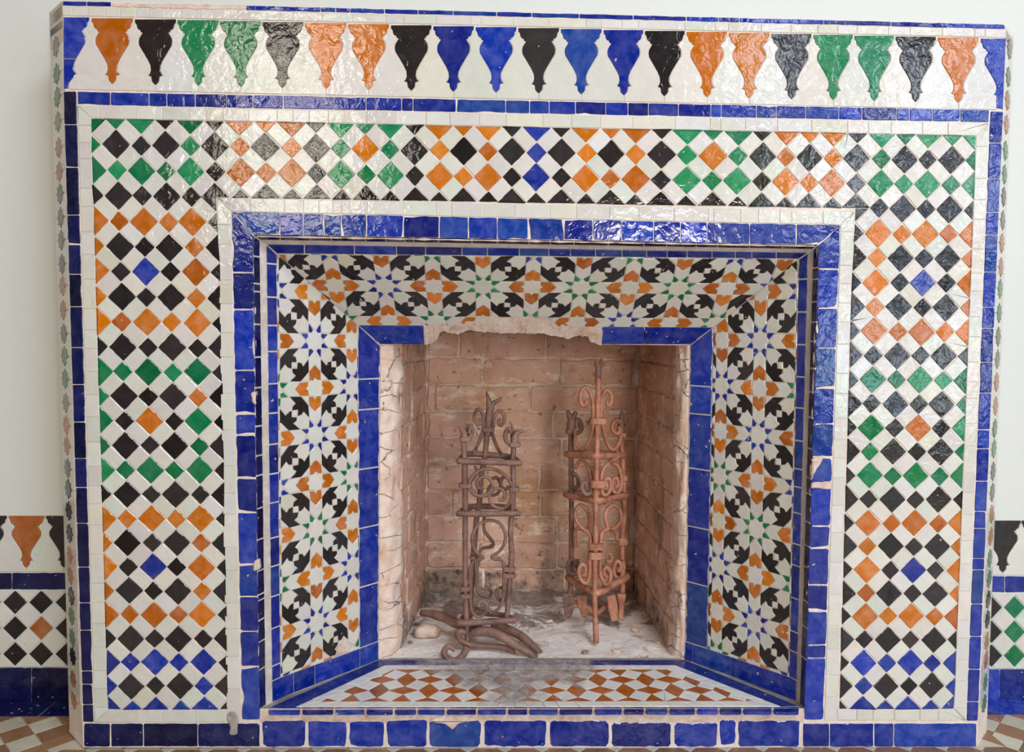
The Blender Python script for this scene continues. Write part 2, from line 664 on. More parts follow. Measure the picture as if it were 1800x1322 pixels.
def hearth_soot(t, c, P):
    """Grey scorch on the worn middle of the hearth; a stain with an outline of its own."""
    sep = t.n('ShaderNodeSeparateXYZ')
    t.l(P, sep.inputs[0])
    nz = t.noise(14, 4, 0.6, 0.6, P)
    dx = t.math('ABSOLUTE', t.math('SUBTRACT', sep.outputs[0], SOOT_X))
    v = t.math('ADD', t.math('MULTIPLY', dx, 2.3), t.math('MULTIPLY', t.math('SUBTRACT', 0.22, sep.outputs[1]), 2.2))
    v = t.math('ADD', v, t.math('MULTIPLY', nz.outputs[0], 0.9))
    f = t.ramp(v, [(0.82, G1), (1.08, G0)]).outputs[0]
    n2 = t.noise(45, 5, 0.7, 0.5, P)
    grey = t.ramp(n2.outputs[0], [(0.3, srgb(116, 110, 106)), (0.5, srgb(160, 156, 154)), (0.7, srgb(200, 198, 196))]).outputs[0]
    return t.mix(t.math('MULTIPLY', f, 0.86), c, grey)


SOOT_X = float(atz(905, 1195, 0.08)[0])
M['hO'] = glaze('hearth_amber_glaze', [srgb(160, 88, 34), srgb(176, 98, 38)], vary=0.12, soot=hearth_soot, rough=0.2, bump=0.15)
M['hW'] = glaze('hearth_white_glaze', [srgb(224, 226, 228), srgb(230, 230, 228), srgb(220, 224, 222)], vary=0.06, soot=hearth_soot, rough=0.2, bump=0.15)
M['hB'] = glaze('hearth_cobalt_glaze', [srgb(40, 56, 132), srgb(34, 48, 120)], vary=0.15, soot=hearth_soot, rough=0.2, bump=0.15)
M['fO'] = glaze('floor_brown_glaze', [srgb(142, 102, 70), srgb(154, 112, 80), srgb(126, 92, 66)], vary=0.12, rough=0.3, bump=0.12)
M['fW'] = glaze('floor_cream_glaze', [srgb(190, 184, 164), srgb(200, 196, 180)], vary=0.08, rough=0.3, bump=0.12)

# ------------------------------------------------------------------ setting: wall and floor
YW = 0.19                       # the room wall lies behind the face of the fireplace
ZF = float(at(930, 1314, 0)[2])  # floor level
ZH = float(at(930, 1247, 0)[2])  # hearth level
TOPZ = float(at(930, 21, 0)[2])
XL = float(at(128, 661, 0)[0])
XR = float(at(1745, 661, 0)[0])


def wall_ring(y0, y1):
    xs = (-2.7, XL - 0.02, XR + 0.02, 4.42)
    V, Fc = [], []

    def add(lo, hi):
        b = len(V)
        for x in (lo[0], hi[0]):
            for y in (lo[1], hi[1]):
                for z in (lo[2], hi[2]):
                    V.append((x, y, z))
        for f in ((0, 1, 3, 2), (4, 6, 7, 5), (0, 4, 5, 1), (2, 3, 7, 6), (0, 2, 6, 4), (1, 5, 7, 3)):
            Fc.append(tuple(b + i for i in f))
    zt = TOPZ - 0.05
    add((-2.7, y0, ZF - 0.05), (xs[1], y1, zt))
    add((xs[2], y0, ZF - 0.05), (4.42, y1, zt))
    add((-2.7, y0, zt), (4.42, y1, 4.2))
    return V, Fc


V, Fc = wall_ring(YW, YW + 0.12)
wall = mesh_obj('wall_back', V, Fc, M['wall'])
tag(wall, 'white limewashed wall with a mosaic dado behind the fireplace', kind='structure')
t = NT('floor_chequer')
mp = t.n('ShaderNodeMapping')
mp.inputs['Rotation'].default_value = (0, 0, math.radians(45))
t.l(t.pos(), mp.inputs['Vector'])
ck_ = t.n('ShaderNodeTexChecker')
ck_.inputs['Scale'].default_value = 20.0
ck_.inputs['Color1'].default_value = srgb(150, 110, 80)
ck_.inputs['Color2'].default_value = srgb(196, 190, 172)
va = t.n('ShaderNodeVectorMath', operation='MULTIPLY')
va.inputs[1].default_value = (1, 1, 0)
t.l(mp.outputs[0], va.inputs[0])
t.l(va.outputs[0], ck_.inputs['Vector'])
t.l(ck_.outputs[0], t.b.inputs['Base Color'])
t.b.inputs['Roughness'].default_value = 0.35
M['chequer'] = t.mat
floor = box_mesh('floor', (-2.7, -3.4, ZF - 0.06), (4.42, YW + 0.01, ZF - 0.0012), M['chequer'])
tag(floor, 'brown and cream mosaic tiled floor', kind='structure')

# the rest of the room, behind the viewer
def slab(name, lo, hi, mat, label):
    tag(box_mesh(name, lo, hi, mat), label, kind='structure')


slab('wall_left', (-2.7, -3.5, ZF - .05), (-2.58, YW, 4.2), M['farwall'], 'white side wall beyond the high window')
slab('wall_right', (4.3, -3.5, ZF - .05), (4.42, YW, 4.2), M['farwall'], 'white side wall beyond the garden doors')
slab('wall_front', (-2.7, -3.5, ZF - .05), (4.42, -3.36, 4.2), M['farwall'], 'white wall opposite the fireplace')
slab('ceiling', (-2.7, -3.5, 4.15), (4.42, YW + .12, 4.25), M['cedar'], 'brown cedar ceiling')

# ------------------------------------------------------------------ the fireplace
fire = empty('fireplace', (0, 0, ZF))
tag(fire, 'mosaic tiled fireplace with blue borders and an open brick firebox', 'fireplace')
bpy.context.view_layer.update()


def sub(o, parent):
    """Parent keeping the world position (parents stand at plain offsets)."""
    o.parent = parent
    o.matrix_parent_inverse = parent.matrix_world.inverted()


class Part:
    pass


def P3(pts, y=0.0):
    return [at(p[0], p[1], y) for p in pts]


FN = np.array([0, -1.0, 0])
GD = 0.0014   # grout lies this far behind the tile faces

# body of the surround: face of grout with the opening, chamfered corners, returns to the wall and the top
OUT = [(110, 1), (1766, 42.5), (1717.5, 1314), (146, 1314)]
R0 = [(445, 413), (1438.5, 430.5), (1413, 1266), (457, 1266)]
o3 = P3(OUT, GD)
i3 = P3(R0, GD)
CH = 0.055
chl = [o3[0] + np.array([-CH, CH, 0]), o3[3] + np.array([-CH, CH, 0])]
chr_ = [o3[1] + np.array([CH, CH, 0]), o3[2] + np.array([CH, CH, 0])]
bk = [np.array([p[0], YW + 0.005, p[2]]) for p in (chl[0], chr_[0], chr_[1], chl[1])]
V = o3 + i3 + chl + chr_ + bk
Fc = [(0, 1, 5, 4), (1, 2, 6, 5), (2, 3, 7, 6), (3, 0, 4, 7),
      (0, 8, 9, 3), (1, 2, 11, 10), (8, 12, 15, 9), (10, 11, 14, 13), (0, 1, 10, 13, 12, 8)]
surround = mesh_obj('surround', V, Fc, M['grout'], None)
sub(surround, fire)


def dash(a, b, lo, hi, r=rnd):
    """Random joints between two pixel positions."""
    out = [a]
    while out[-1] + hi < b:
        out.append(out[-1] + r.uniform(lo, hi))
    if b - out[-1] < lo * 0.6:
        out[-1] = b
    else:
        out.append(b)
    return out


def strip(parent, name, TL, TR, BR, BL, cuts, axis, mat, y=0.0, gap=0.0007, amp=0.45, rad=1.6, bev=0.0008, tilt=0.008, skip=(), step=11, mats=None):
    TL, TR, BR, BL = map(lambda q: np.array(q, float), (TL, TR, BR, BL))
    res = []
    n = len(cuts) - 1
    for i in range(n):
        if i in skip:
            continue
        a, b = cuts[i], cuts[i + 1]
        if axis == 'h':
            def pt(A, B, v):
                return A + (B - A) * ((v - A[0]) / (B[0] - A[0]))
            q = [pt(TL, TR, a), pt(TL, TR, b), pt(BL, BR, b), pt(BL, BR, a)]
            if i == 0:
                q[0], q[3] = TL, BL
            if i == n - 1:
                q[1], q[2] = TR, BR
        else:
            def pt(A, B, v):
                return A + (B - A) * ((v - A[1]) / (B[1] - A[1]))
            q = [pt(TL, BL, a), pt(TR, BR, a), pt(TR, BR, b), pt(TL, BL, b)]
            if i == 0:
                q[0], q[1] = TL, TR
            if i == n - 1:
                q[3], q[2] = BL, BR
        mm = mat if mats is None else mats[i % len(mats)]
        p = roughen(q, step, amp, rad)
        if 'frame' in name:
            p = chip(p, .4, 5.0)
        elif 'blue' in name:
            p = chip(p, .2, 3.0)
        o = tile(name, [at(s[0], s[1], y) for s in p], FN, mm, None, gap=gap, bev=bev, tilt=tilt)
        if o:
            sub(o, parent)
            res.append(o)
    return res


S3 = lambda base, xs: [base + x / 3 for x in xs]
# thin blue edging on the very top (a length of it broken off)
cuts = [110, 152, 195, 432] + S3(600, [-110, -30, 45, 228, 405, 590, 820, 1005, 1255, 1540]) + S3(1200, [20, 190, 300, 745, 1100, 1400]) + [1766]
strip(surround, 'edging_tile', (110, 1), (1766, 42.5), (1768, 51), (109, 9.5), cuts, 'h', M['B'], skip=(2,), amp=0.5, rad=1.2)
lump = roughen([(196, 5), (432, 9), (432, 16), (300, 15), (196, 11)], 9, 1.2, 1.5)
o = tile('plaster_patch', P3(lump), FN, M['plaster'], None, gap=0.0, bev=0.001, tilt=0)
sub(o, surround)
# white row under it
cuts = S3(0, [330, 380, 465, 555, 632, 718, 785, 850, 955, 1055, 1215, 1310, 1475, 1545, 1700]) + S3(600, [60, 232, 328, 500, 680, 735, 905, 1092, 1290, 1370, 1480, 1565]) + S3(1200, [10, 170, 242, 415, 570, 712, 818, 920, 1085, 1200, 1370, 1540, 1595, 1708])
strip(surround, 'white_border_tile', (109, 11), (1769, 51), (1769, 66.5), (110, 27.5), cuts, 'h', M['W'], amp=0.35, rad=0.8, gap=0.0005)

# blue band under the frieze
cuts = [135.5, 194, 262, 293, 343, 398, 444, 497, 587] + S3(600, [130, 318, 378, 605, 867, 993, 1097, 1235, 1395, 1512, 1620, 1778]) + S3(1200, [150, 205, 390, 495, 650, 825, 947, 1130, 1197, 1320, 1465]) + [1739.5]
strip(surround, 'blue_border_tile', (135.5, 160.5), (1739.5, 193), (1738.5, 215), (136, 184), cuts, 'h', M['B'])
# blue uprights at both corners
strip(surround, 'blue_border_tile', (110.5, 160), (134, 160), (164.5, 1270), (145.5, 1270),
      [160, 219, 294, 378, 430, 482, 539, 611, 676, 742, 806, 857, 920, 997, 1060, 1108, 1180, 1203, 1239, 1270], 'v', M['D'], rad=1.8)
strip(surround, 'blue_border_tile', (1741, 195), (1764, 196), (1719.5, 1268), (1699, 1268),
      [195, 251, 314, 373, 413, 478, 540, 577, 637, 691, 755, 789, 846, 899, 929, 982, 1002, 1062, 1119, 1177, 1234, 1268], 'v', M['B'], rad=1.8)
# white border round the chequered field
PT = [(160.5, 208), (1716, 238.5), (1677, 1246.5), (189.5, 1247.5)]
cuts = [136] + S3(0, [520, 620, 735, 855, 1000, 1085, 1175, 1310, 1460, 1545, 1630, 1730]) + S3(600, [132, 285, 445, 570, 728, 868, 1060, 1212, 1365, 1535, 1760]) + S3(1200, [145, 200, 330, 500, 680, 870, 980, 1100, 1265, 1400]) + [1738]
strip(surround, 'white_border_tile', (136, 185), (1738.5, 216), PT[1], PT[0], cuts, 'h', M['W'], amp=0.3, rad=0.8, gap=0.0005)
strip(surround, 'white_border_tile', (136, 185), PT[0], PT[3], (166, 1270), dash(185, 1270, 28, 56), 'v', M['W'], amp=0.3, rad=0.8, gap=0.0005)
strip(surround, 'white_border_tile', PT[1], (1738.5, 216), (1698, 1267), PT[2], dash(216, 1267, 28, 56), 'v', M['W'], amp=0.3, rad=0.8, gap=0.0005)
strip(surround, 'white_border_tile', PT[3], (397.5, 1247.5), (397.5, 1270), (166, 1270), [166, 240, 286, 343, 397.5], 'h', M['W'], amp=0.3, rad=0.8, gap=0.0005)
strip(surround, 'white_border_tile', (1472, 1246.5), PT[2], (1698, 1267), (1472, 1267), [1472, 1506, 1535, 1572, 1617, 1650, 1698], 'h', M['W'], amp=0.3, rad=0.8, gap=0.0005)
# white border round the opening
cuts = [381] + [440, 500, 533, 560, 585] + S3(600, [0, 135, 325, 500, 580, 750, 912, 1100, 1240, 1415, 1568, 1755]) + S3(1200, [135, 165, 305, 400, 512, 575, 740]) + [1502]
strip(surround, 'white_border_tile', (381, 347), (1502, 371.5), (1478, 395.5), (406, 372), cuts, 'h', M['W'], amp=0.3, rad=0.8, gap=0.0005)
strip(surround, 'white_border_tile', (381, 347), (406, 372), (423, 1268), (398, 1268), dash(347, 1268, 34, 66), 'v', M['W'], amp=0.3, rad=0.8, gap=0.0005)
strip(surround, 'white_border_tile', (1478, 395.5), (1502, 371.5), (1471, 1267), (1449, 1267), dash(371, 1267, 30, 60), 'v', M['W'], amp=0.3, rad=0.8, gap=0.0005)
# broad blue frame round the opening
cuts = [406, 492, 533] + S3(600, [-90, 0, 132, 328, 517, 670, 823, 985, 1175, 1327, 1480, 1648, 1790]) + S3(1200, [130, 355, 600]) + [1478]
strip(surround, 'frame_tile', (406, 372), (1478, 395.5), R0[1], R0[0], cuts, 'h', M['B'], amp=0.7, rad=2.2, gap=0.001)
strip(surround, 'frame_tile', (406, 372), R0[0], R0[3], (425, 1266), [372, 479, 544, 651, 728, 765, 841, 901, 992, 1049, 1110, 1172, 1266], 'v', M['B'], amp=0.9, rad=2.8, gap=0.0012)
strip(surround, 'frame_tile', R0[1], (1478, 395.5), (1448, 1266), R0[2], [395.5, 473, 542, 612, 683, 745, 803, 848, 925, 964, 1028, 1075, 1134, 1157, 1266], 'v', M['B'], amp=0.9, rad=2.8, gap=0.0012)
# base course
base = [(147, 193), (195, 251), (252, 347), (348, 456), (461, 537), (541, 609), (614, 675), (679, 751), (754, 846), (851, 961), (967, 1070), (1075, 1180), (1185, 1262), (1265, 1294), (1298, 1406), (1412, 1458), (1459, 1536), (1537, 1571), (1572, 1717)]
for k, (a, b) in enumerate(base):
    mid = 4 <= k <= 14
    t0 = 1272.5 if not mid else 1269 + rnd.uniform(-4, 3)
    q = roughen([(a, t0), (b, t0 + rnd.uniform(-1.5, 1.5) * mid), (b - mid * rnd.uniform(0, 3), 1313), (a + mid * rnd.uniform(0, 3), 1313)], 10, 1.1 if mid else 0.5, 4.5 if mid else 2)
    if mid:
        q = chip(q, .5, 5.0)
    mm = M['D'] if k < 4 else M['B']
    o = tile('base_tile', P3(q), FN, mm, None, gap=0.0003, bev=0.0012, tilt=0.008)
    sub(o, surround)
# damage: lumps of repair mortar
for q in ([(400, 1252), (413, 1250), (419, 1262), (417, 1280), (418, 1292), (403, 1292), (405, 1276), (399, 1268)],):
    o = tile('mortar_patch', P3(roughen(q, 6, 1.0, 3)), FN, M['greygrout'], None, gap=0, bev=0.002, tilt=0, lift=0.002)
    sub(o, surround)
for q in ([(1427, 806), (1448, 800), (1442, 815), (1430, 834), (1425, 846)], [(1426, 848), (1461, 846), (1460, 860), (1425, 858)], [(755, 1268), (770, 1258), (812, 1255), (828, 1268), (806, 1271), (796, 1283), (784, 1273)],
          [(447, 985), (456, 982), (458, 1000), (446, 1004)], [(441, 690), (450, 688), (450, 712), (444, 708)]):
    o = tile('plaster_patch', P3(roughen(q, 6, 0.9, 2)), FN, M['plaster'], None, gap=0, bev=0.002, tilt=0, lift=0.003)
    sub(o, surround)

for a_, b_, n_ in (((445.5, 417), (456, 1262), 60), ((1437.5, 436), (1414, 1262), 60), ((452, 415.5), (1432, 432.5), 70)):
    P = [at(lerp(a_[0], b_[0], k / n_) + 1.2 * hashn(k * .9, a_[0]), lerp(a_[1], b_[1], k / n_) + .8 * hashn(k * .8, b_[0]), .004) for k in range(n_ + 1)]
    rads = [max(.0007, .0017 + .0028 * hashn(k * .7, a_[0] * .31)) for k in range(n_ + 1)]
    o = tube('mortar_bead', P, rads, M['plaster'], None, False, 2, 6)
    sub(o, surround)

# ---- frieze of merlons
frieze = surround
PROF = [(0, .97), (.055, .965), (.085, .89), (.125, .87), (.16, .80), (.168, .72), (.20, .69), (.207, .61), (.25, .69), (.29, .765), (.34, .79), (.40, .765), (.5, .58), (.62, .36), (.70, .245), (.77, .22), (.82, .265), (.855, .35), (.87, .20), (.94, .17), (.97, .10), (1.0, 0.0)]
MC = [(197, 'O'), (273, 'K'), (348, 'G'), (423, 'G'), (496, 'K'), (573, 'O'), (648, 'O'), (723, 'K'), (797, 'B'), (872, 'B'), (947, 'K'), (1022, 'B'), (1097, 'B'), (1168, 'K'), (1243, 'O'), (1317, 'O'), (1392, 'K'), (1465, 'G'), (1537, 'G'), (1610, 'K'), (1685, 'O')]


def ftop(x):
    return 29.5 + (x - 110) * (67.3 - 29.5) / 1658


def fbot(x):
    return 157.0 + (x - 110) * (193.5 - 157.0) / 1655


def mpt(cx, s, v, hw):
    """pixel point on the outline of a hanging merlon"""
    x = cx + s
    t = ftop(cx)
    h = (fbot(cx) - t) * 0.915
    return (x, t + v * h)


def merlon(cx, wl, wr):
    L = [mpt(cx, -w * wl, v, 0) for v, w in PROF]
    Rr = [mpt(cx, w * wr, v, 0) for v, w in PROF[:-1]]
    return L + Rr[::-1]


centres = [c for c, _ in MC]
halves = [(centres[i + 1] - centres[i]) / 2 for i in range(len(centres) - 1)]
for i, (c, k) in enumerate(MC):
    wl = halves[i - 1] if i > 0 else 38
    wr = halves[i] if i < len(halves) else 37
    o = tile('merlon_tile', P3(merlon(c, wl, wr)), FN, M[k], None, gap=0.0005, bev=0.0007, tilt=0.007)
    sub(o, frieze)
allc = [centres[0] - 76] + centres + [centres[-1] + 75]
for i in range(len(allc) - 1):
    a, b = allc[i], allc[i + 1]
    hw = (b - a) / 2
    prof = [q for q in PROF if q[0] >= 0.075]
    left = [mpt(a, w * hw, v, 0) for v, w in prof]
    right = [mpt(b, -w * hw, v, 0) for v, w in prof]
    left[0] = (left[0][0] - 0.3, left[0][1])
    mid = (a + b) / 2
    poly = [(mid, ftop(mid) + 4)] + right[1:] + [(b, fbot(b)), (a, fbot(a))] + left[1:][::-1]
    if i == 0:
        poly = clip(ccw(poly), [(121, 0), (2000, 0), (2000, 400), (121, 400)])
    if i == len(allc) - 2:
        poly = clip(ccw(poly), [(0, 0), (1752, 0), (1752, 400), (0, 400)])
    o = tile('white_merlon_tile', P3(poly), FN, M['W'], None, gap=0.0005, bev=0.0007, tilt=0.006)
    sub(o, frieze)
# half merlons in the corners
c = allc[0]
poly = [(110.5, ftop(110))] + [mpt(c, w * 37, v, 0) for v, w in PROF[:-4]] + [(121, 146), (119.5, 156), (111.5, 156)]
cutl = [q for q in poly]
for (y0, y1) in ((0, 103), (103, 200)):
    pp = clip(ccw(cutl), [(0, y0), (400, y0), (400, y1), (0, y1)])
    o = tile('merlon_tile', P3(pp), FN, M['B'], None, gap=0.0006, bev=0.0007, tilt=0.006)
    sub(o, frieze)
c = allc[-1]
poly = [(1769, ftop(1769))] + [(1764, 192), (1749, 190)] + [mpt(c, -w * 37, v, 0) for v, w in PROF[:-4]][::-1]
o = tile('merlon_tile', P3(poly), FN, M['B'], None, gap=0.0006, bev=0.0007, tilt=0.006)
sub(o, frieze)

# ---- chequered field of big and small squares with white oblongs
def hom(s, d):
    A = []
    for (x, y), (u, v) in zip(s, d):
        A.append([x, y, 1, 0, 0, 0, -u * x, -u * y, -u])
        A.append([0, 0, 0, x, y, 1, -v * x, -v * y, -v])
    return np.linalg.svd(np.array(A))[2][-1].reshape(3, 3)


HG = hom([(0, 0), (36, 0), (36, 24), (0, 24)], PT)


def gpx(c, r):
    q = HG @ np.array([c, r, 1.0])
    return q[:2] / q[2]


# the courses were laid by eye: measured columns of the top band
MEAS = {0: 162, 2: 249, 4: 335, 6: 422, 8: 513, 10: 600, 12: 685, 14: 772, 16: 857.5, 18: 942.5, 20: 1030, 22: 1117, 24: 1207, 26: 1297, 28: 1381, 30: 1463, 32: 1548, 34: 1630, 36: 1712.5}
ck = sorted(MEAS)
DX = [MEAS[c] - gpx(c, 2)[0] for c in ck]


def G(c, r):
    q = gpx(c, r)
    w = 1.0 if r < 3 else max(0.0, 1 - (r - 3) / 3)
    return (q[0] + w * float(np.interp(c, ck, DX)), q[1])


GRID_L = ['GGGKGK', 'GKKKGK', 'GGGGGK', 'KKKKKK', 'OOOOOK', 'OKKKOK', 'OKBKOK', 'OKKKOK', 'OOOOOK', 'KKKKKK', 'GGGGGK', 'GKKKOK', 'GKOKGK', 'GKKKGK', 'GGGGGK', 'KKKKKK', 'OOOOOK', 'OKKKOK', 'OKBKOK', 'OKKKOK', 'OOOOOK', 'KKKKKK', 'BBBBBK', 'BKKKBK', 'BBBBBK']
GRID_R = [s[::-1] for s in GRID_L]
GRID_R[0] = 'KGGGGG'
GRID_R[11] = 'KKKKKG'
TOPROWS = ['K' + 'OOOKGGGKOOOKBKOOOKGGGKOOO' + 'K', 'K' + 'OKOKGOGKOKOKBKOKOKGOGKOKO' + 'K', 'K' + 'OOOKGGGKOOOKBKOOOKGGGKOOO' + 'K', 'K' * 27]


def gcol(c, r):
    if c <= 4 or (c == 5 and r > 3):
        return GRID_L[r][c]
    if c >= 32 or (c == 31 and r > 3):
        return GRID_R[r][c - 31]
    return TOPROWS[r][c - 5]


REG_TOP = [(0, 0), (36, 0), (36, 3), (0, 3)]
REG_L = [(0, 3), (5, 3), (5, 24), (0, 24)]
REG_R = [(31, 3), (36, 3), (36, 24), (31, 24)]
HA, HB_ = 0.585, 0.415     # half diagonals of the big and small squares in pitches
field = surround


def in_field(c, r, poly, name, mat, gap):
    jx, jy = rnd.gauss(0, 0.012), rnd.gauss(0, 0.012)
    p = [(q[0] + jx + rnd.gauss(0, .008), q[1] + jy + rnd.gauss(0, .008)) for q in poly]
    lefts = [REG_TOP] if r < 2.9 else []
    # pieces on the pillars run on from the band without a cut
    if c <= 5.01:
        reg = [(0, 0), (5, 0), (5, 24), (0, 24)] if c < 4.6 or r > 3.3 else ([(0, 0), (36, 0), (36, 3), (0, 3)] if r < 2.7 else [(0, 0), (5, 0), (5, 24), (0, 24)])
        if abs(c - 5) < .6 and r < 2.7:
            reg = REG_TOP
        if abs(c - 5) < .1 and r == 3:
            reg = None
    elif c >= 30.99:
        reg = [(31, 0), (36, 0), (36, 24), (31, 24)] if c > 31.4 or r > 3.3 else ([(0, 0), (36, 0), (36, 3), (0, 3)] if r < 2.7 else [(31, 0), (36, 0), (36, 24), (31, 24)])
        if abs(c - 31) < .6 and r < 2.7:
            reg = REG_TOP
        if abs(c - 31) < .1 and r == 3:
            reg = None
    else:
        reg = REG_TOP
    if reg is None:      # re-entrant corner: a three-quarter square is cut in two
        for rg in (REG_TOP, REG_L if c < 18 else REG_R):
            pp = clip(ccw(p), rg)
            if len(pp) > 2:
                o = tile(name, P3([G(*q) for q in pp]), FN, mat, None, gap=gap, tilt=0.018)
                if o:
                    sub(o, field)
        return
    pp = clip(ccw(p), reg)
    if len(pp) < 3:
        return
    if 'square' in name:
        pp = roughen(pp, .16, .013, .03)
    o = tile(name, P3([G(*q) for q in pp]), FN, mat, None, gap=gap, tilt=0.018)
    if o:
        sub(o, field)


def dia(c, r, h):
    return [(c - h, r), (c, r - h), (c + h, r), (c, r + h)]


def used(c, r):
    return 0 <= c <= 36 and 0 <= r <= 24 and (r <= 3 or c <= 5 or c >= 31)


for r in range(25):
    for c in range(37):
        if not used(c, r):
            continue
        big = (c + r) % 2 == 0
        in_field(c, r, dia(c, r, HA if big else HB_), 'square_tile' if big else 'small_square_tile', M[gcol(c, r)], 0.0007)
for r in range(24):
    for c in range(36):
        if not (r < 3 or c < 5 or c >= 31):
            continue
        x, y = c + .5, r + .5
        s2 = HB_ / 2    # half short side along one diagonal
        l2 = HA / 2
        if (c + r) % 2 == 0:     # big squares on the falling diagonal
            u, v = (1, 1), (1, -1)
        else:
            u, v = (1, -1), (1, 1)
        poly = [(x + a * u[0] * s2 + b * v[0] * l2, y + a * u[1] * s2 + b * v[1] * l2) for a, b in ((-1, -1), (1, -1), (1, 1), (-1, 1))]
        in_field(x, y, poly, 'oblong_tile', M['W'], 0.0006)

# ---- chamfered corners with little stars
def star8(n=8, a=1.0, b=0.72):
    return [(math.cos(math.pi * k / n) * (a if k % 2 == 0 else b), math.sin(math.pi * k / n) * (a if k % 2 == 0 else b)) for k in range(2 * n)]


SY = [68, 115, 155, 197, 242, 283, 322, 363, 403, 445, 483, 526, 568, 608, 649, 692, 732, 769, 810, 848, 888, 929, 969, 1007, 1045, 1082, 1122, 1157, 1199, 1239]
SC = 'SEESPPSSSSPPSEESPPSKKKPPKEEKPP'
SYR = SY
SCR = 'SSPPEESSPPEESSPPEESSPPEEKKPPEE'
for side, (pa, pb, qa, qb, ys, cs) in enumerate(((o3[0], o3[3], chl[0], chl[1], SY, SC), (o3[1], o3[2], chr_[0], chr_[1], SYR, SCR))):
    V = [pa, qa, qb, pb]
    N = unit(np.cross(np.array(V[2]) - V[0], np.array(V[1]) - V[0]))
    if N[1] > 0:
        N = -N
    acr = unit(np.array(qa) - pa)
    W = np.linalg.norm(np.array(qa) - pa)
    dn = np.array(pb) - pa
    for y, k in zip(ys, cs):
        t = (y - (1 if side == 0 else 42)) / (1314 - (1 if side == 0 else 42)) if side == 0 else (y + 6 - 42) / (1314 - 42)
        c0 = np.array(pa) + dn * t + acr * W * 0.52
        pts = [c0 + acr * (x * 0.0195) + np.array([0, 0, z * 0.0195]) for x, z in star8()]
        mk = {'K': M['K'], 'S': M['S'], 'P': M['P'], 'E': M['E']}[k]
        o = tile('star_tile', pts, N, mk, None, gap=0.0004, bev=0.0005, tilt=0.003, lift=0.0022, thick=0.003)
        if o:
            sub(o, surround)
    # glazed ground: one long cream strip each side of the stars, jointed at every star
    for i in range(len(ys) - 1):
        ta = [(ys[i] - 1) / 1313, (ys[i + 1] - 1) / 1313] if side == 0 else [(ys[i] - 36) / 1272, (ys[i + 1] - 36) / 1272]
        for u0, u1 in ((0.06, 0.5), (0.54, 0.96)):
            pts = [np.array(pa) + dn * ta[0] + acr * W * u0, np.array(pa) + dn * ta[0] + acr * W * u1, np.array(pa) + dn * ta[1] + acr * W * u1, np.array(pa) + dn * ta[1] + acr * W * u0]
            o = tile('chamfer_tile', pts, N, M['W'], None, gap=0.0006, bev=0.0005, tilt=0.002, thick=0.002, lift=0.0008)
            if o:
                sub(o, surround)
    for t0, t1, mk in ((0.004, 0.020, 'W'), (0.023, 0.034, 'B')):
        pts = [np.array(pa) + dn * t0 + acr * W * .04, np.array(pa) + dn * t0 + acr * W * .97, np.array(pa) + dn * t1 + acr * W * .97, np.array(pa) + dn * t1 + acr * W * .04]
        o = tile('chamfer_tile', pts, N, M[mk], None, gap=0.0005, bev=0.0006, tilt=0)
        if o:
            sub(o, surround)

# ------------------------------------------------------------------ splayed opening
D = [0.0, 0.018, 0.030, 0.047, 0.182, 0.22]
TLp = [(445, 413), (457, 422), (468.5, 430), (487, 446.5), (629, 572), (668.5, 606)]
TRp = [(1438.5, 430.5), (1429, 438.5), (1420, 445), (1404, 455.5), (1254, 576), (1213, 606)]
MLx = [(455.8, 1200), (467.5, 1200), (478.5, 1200), (493.8, 1180), (632, 1130), (665.3, 1130)]
MRx = [(1414.8, 1200), (1406.5, 1200), (1400, 1200), (1387, 1180), (1243.5, 1130), (1204, 1130)]
TL3 = [at(*TLp[k], D[k]) for k in range(6)]
TR3 = [at(*TRp[k], D[k]) for k in range(6)]


def vline(top, midpx, d):
    m3 = at(*midpx, d)
    s = (m3 - top) / (m3[2] - top[2])
    return lambda z: top + s * (z - top[2])


LL = [vline(TL3[k], MLx[k], D[k]) for k in range(6)]
RL = [vline(TR3[k], MRx[k], D[k]) for k in range(6)]
TLn = [(lambda t, k=k: lerp(TL3[k], TR3[k], t)) for k in range(6)]
SK = 0.041
ZS = ZH + SK


def face_normal(a, b, c, toward):
    n = unit(np.cross(np.array(b) - a, np.array(c) - a))
    return n if n @ (np.array(toward) - a) > 0 else -n


CEN = np.array([0.02, -0.8, 0.55])


def splay_bed(name, A, B):
    """mortar bed following the rings, set back a little behind the tile faces"""
    V, Fc = [], []
    for k in range(6):
        p, q = np.array(A[k], float), np.array(B[k], float)
        V += [p, q]
    for k in range(5):
        n = face_normal(V[2 * k], V[2 * k + 1], V[2 * k + 2], CEN)
        b = len(V)
        off = -n * GD
        V += [V[2 * k] + off, V[2 * k + 1] + off, V[2 * k + 3] + off, V[2 * k + 2] + off]
        Fc.append((b, b + 1, b + 2, b + 3))
    V2 = V[12:]
    Fc = [tuple(i - 12 for i in f) for f in Fc]
    o = mesh_obj(name, V2, Fc, M['palegrout'], None)
    sub(o, fire)
    return o


bedL = splay_bed('splay_panel', [TL3[k] for k in range(6)], [LL[k](ZH - 0.01) for k in range(6)])
bedR = splay_bed('splay_panel', [TR3[k] for k in range(6)], [RL[k](ZH - 0.01) for k in range(6)])
bedT = splay_bed('splay_panel', TL3[:5] + [lerp(TL3[4], TL3[5], 0.2)], TR3[:5] + [lerp(TR3[4], TR3[5], 0.2)])
for b, s in ((bedL, 'splayed side panel of black, white and amber star mosaic'), (bedR, 'splayed side panel of star mosaic in the shade'), (bedT, 'sloping star mosaic over the firebox with a broken lower edge')):
    b['label'] = s


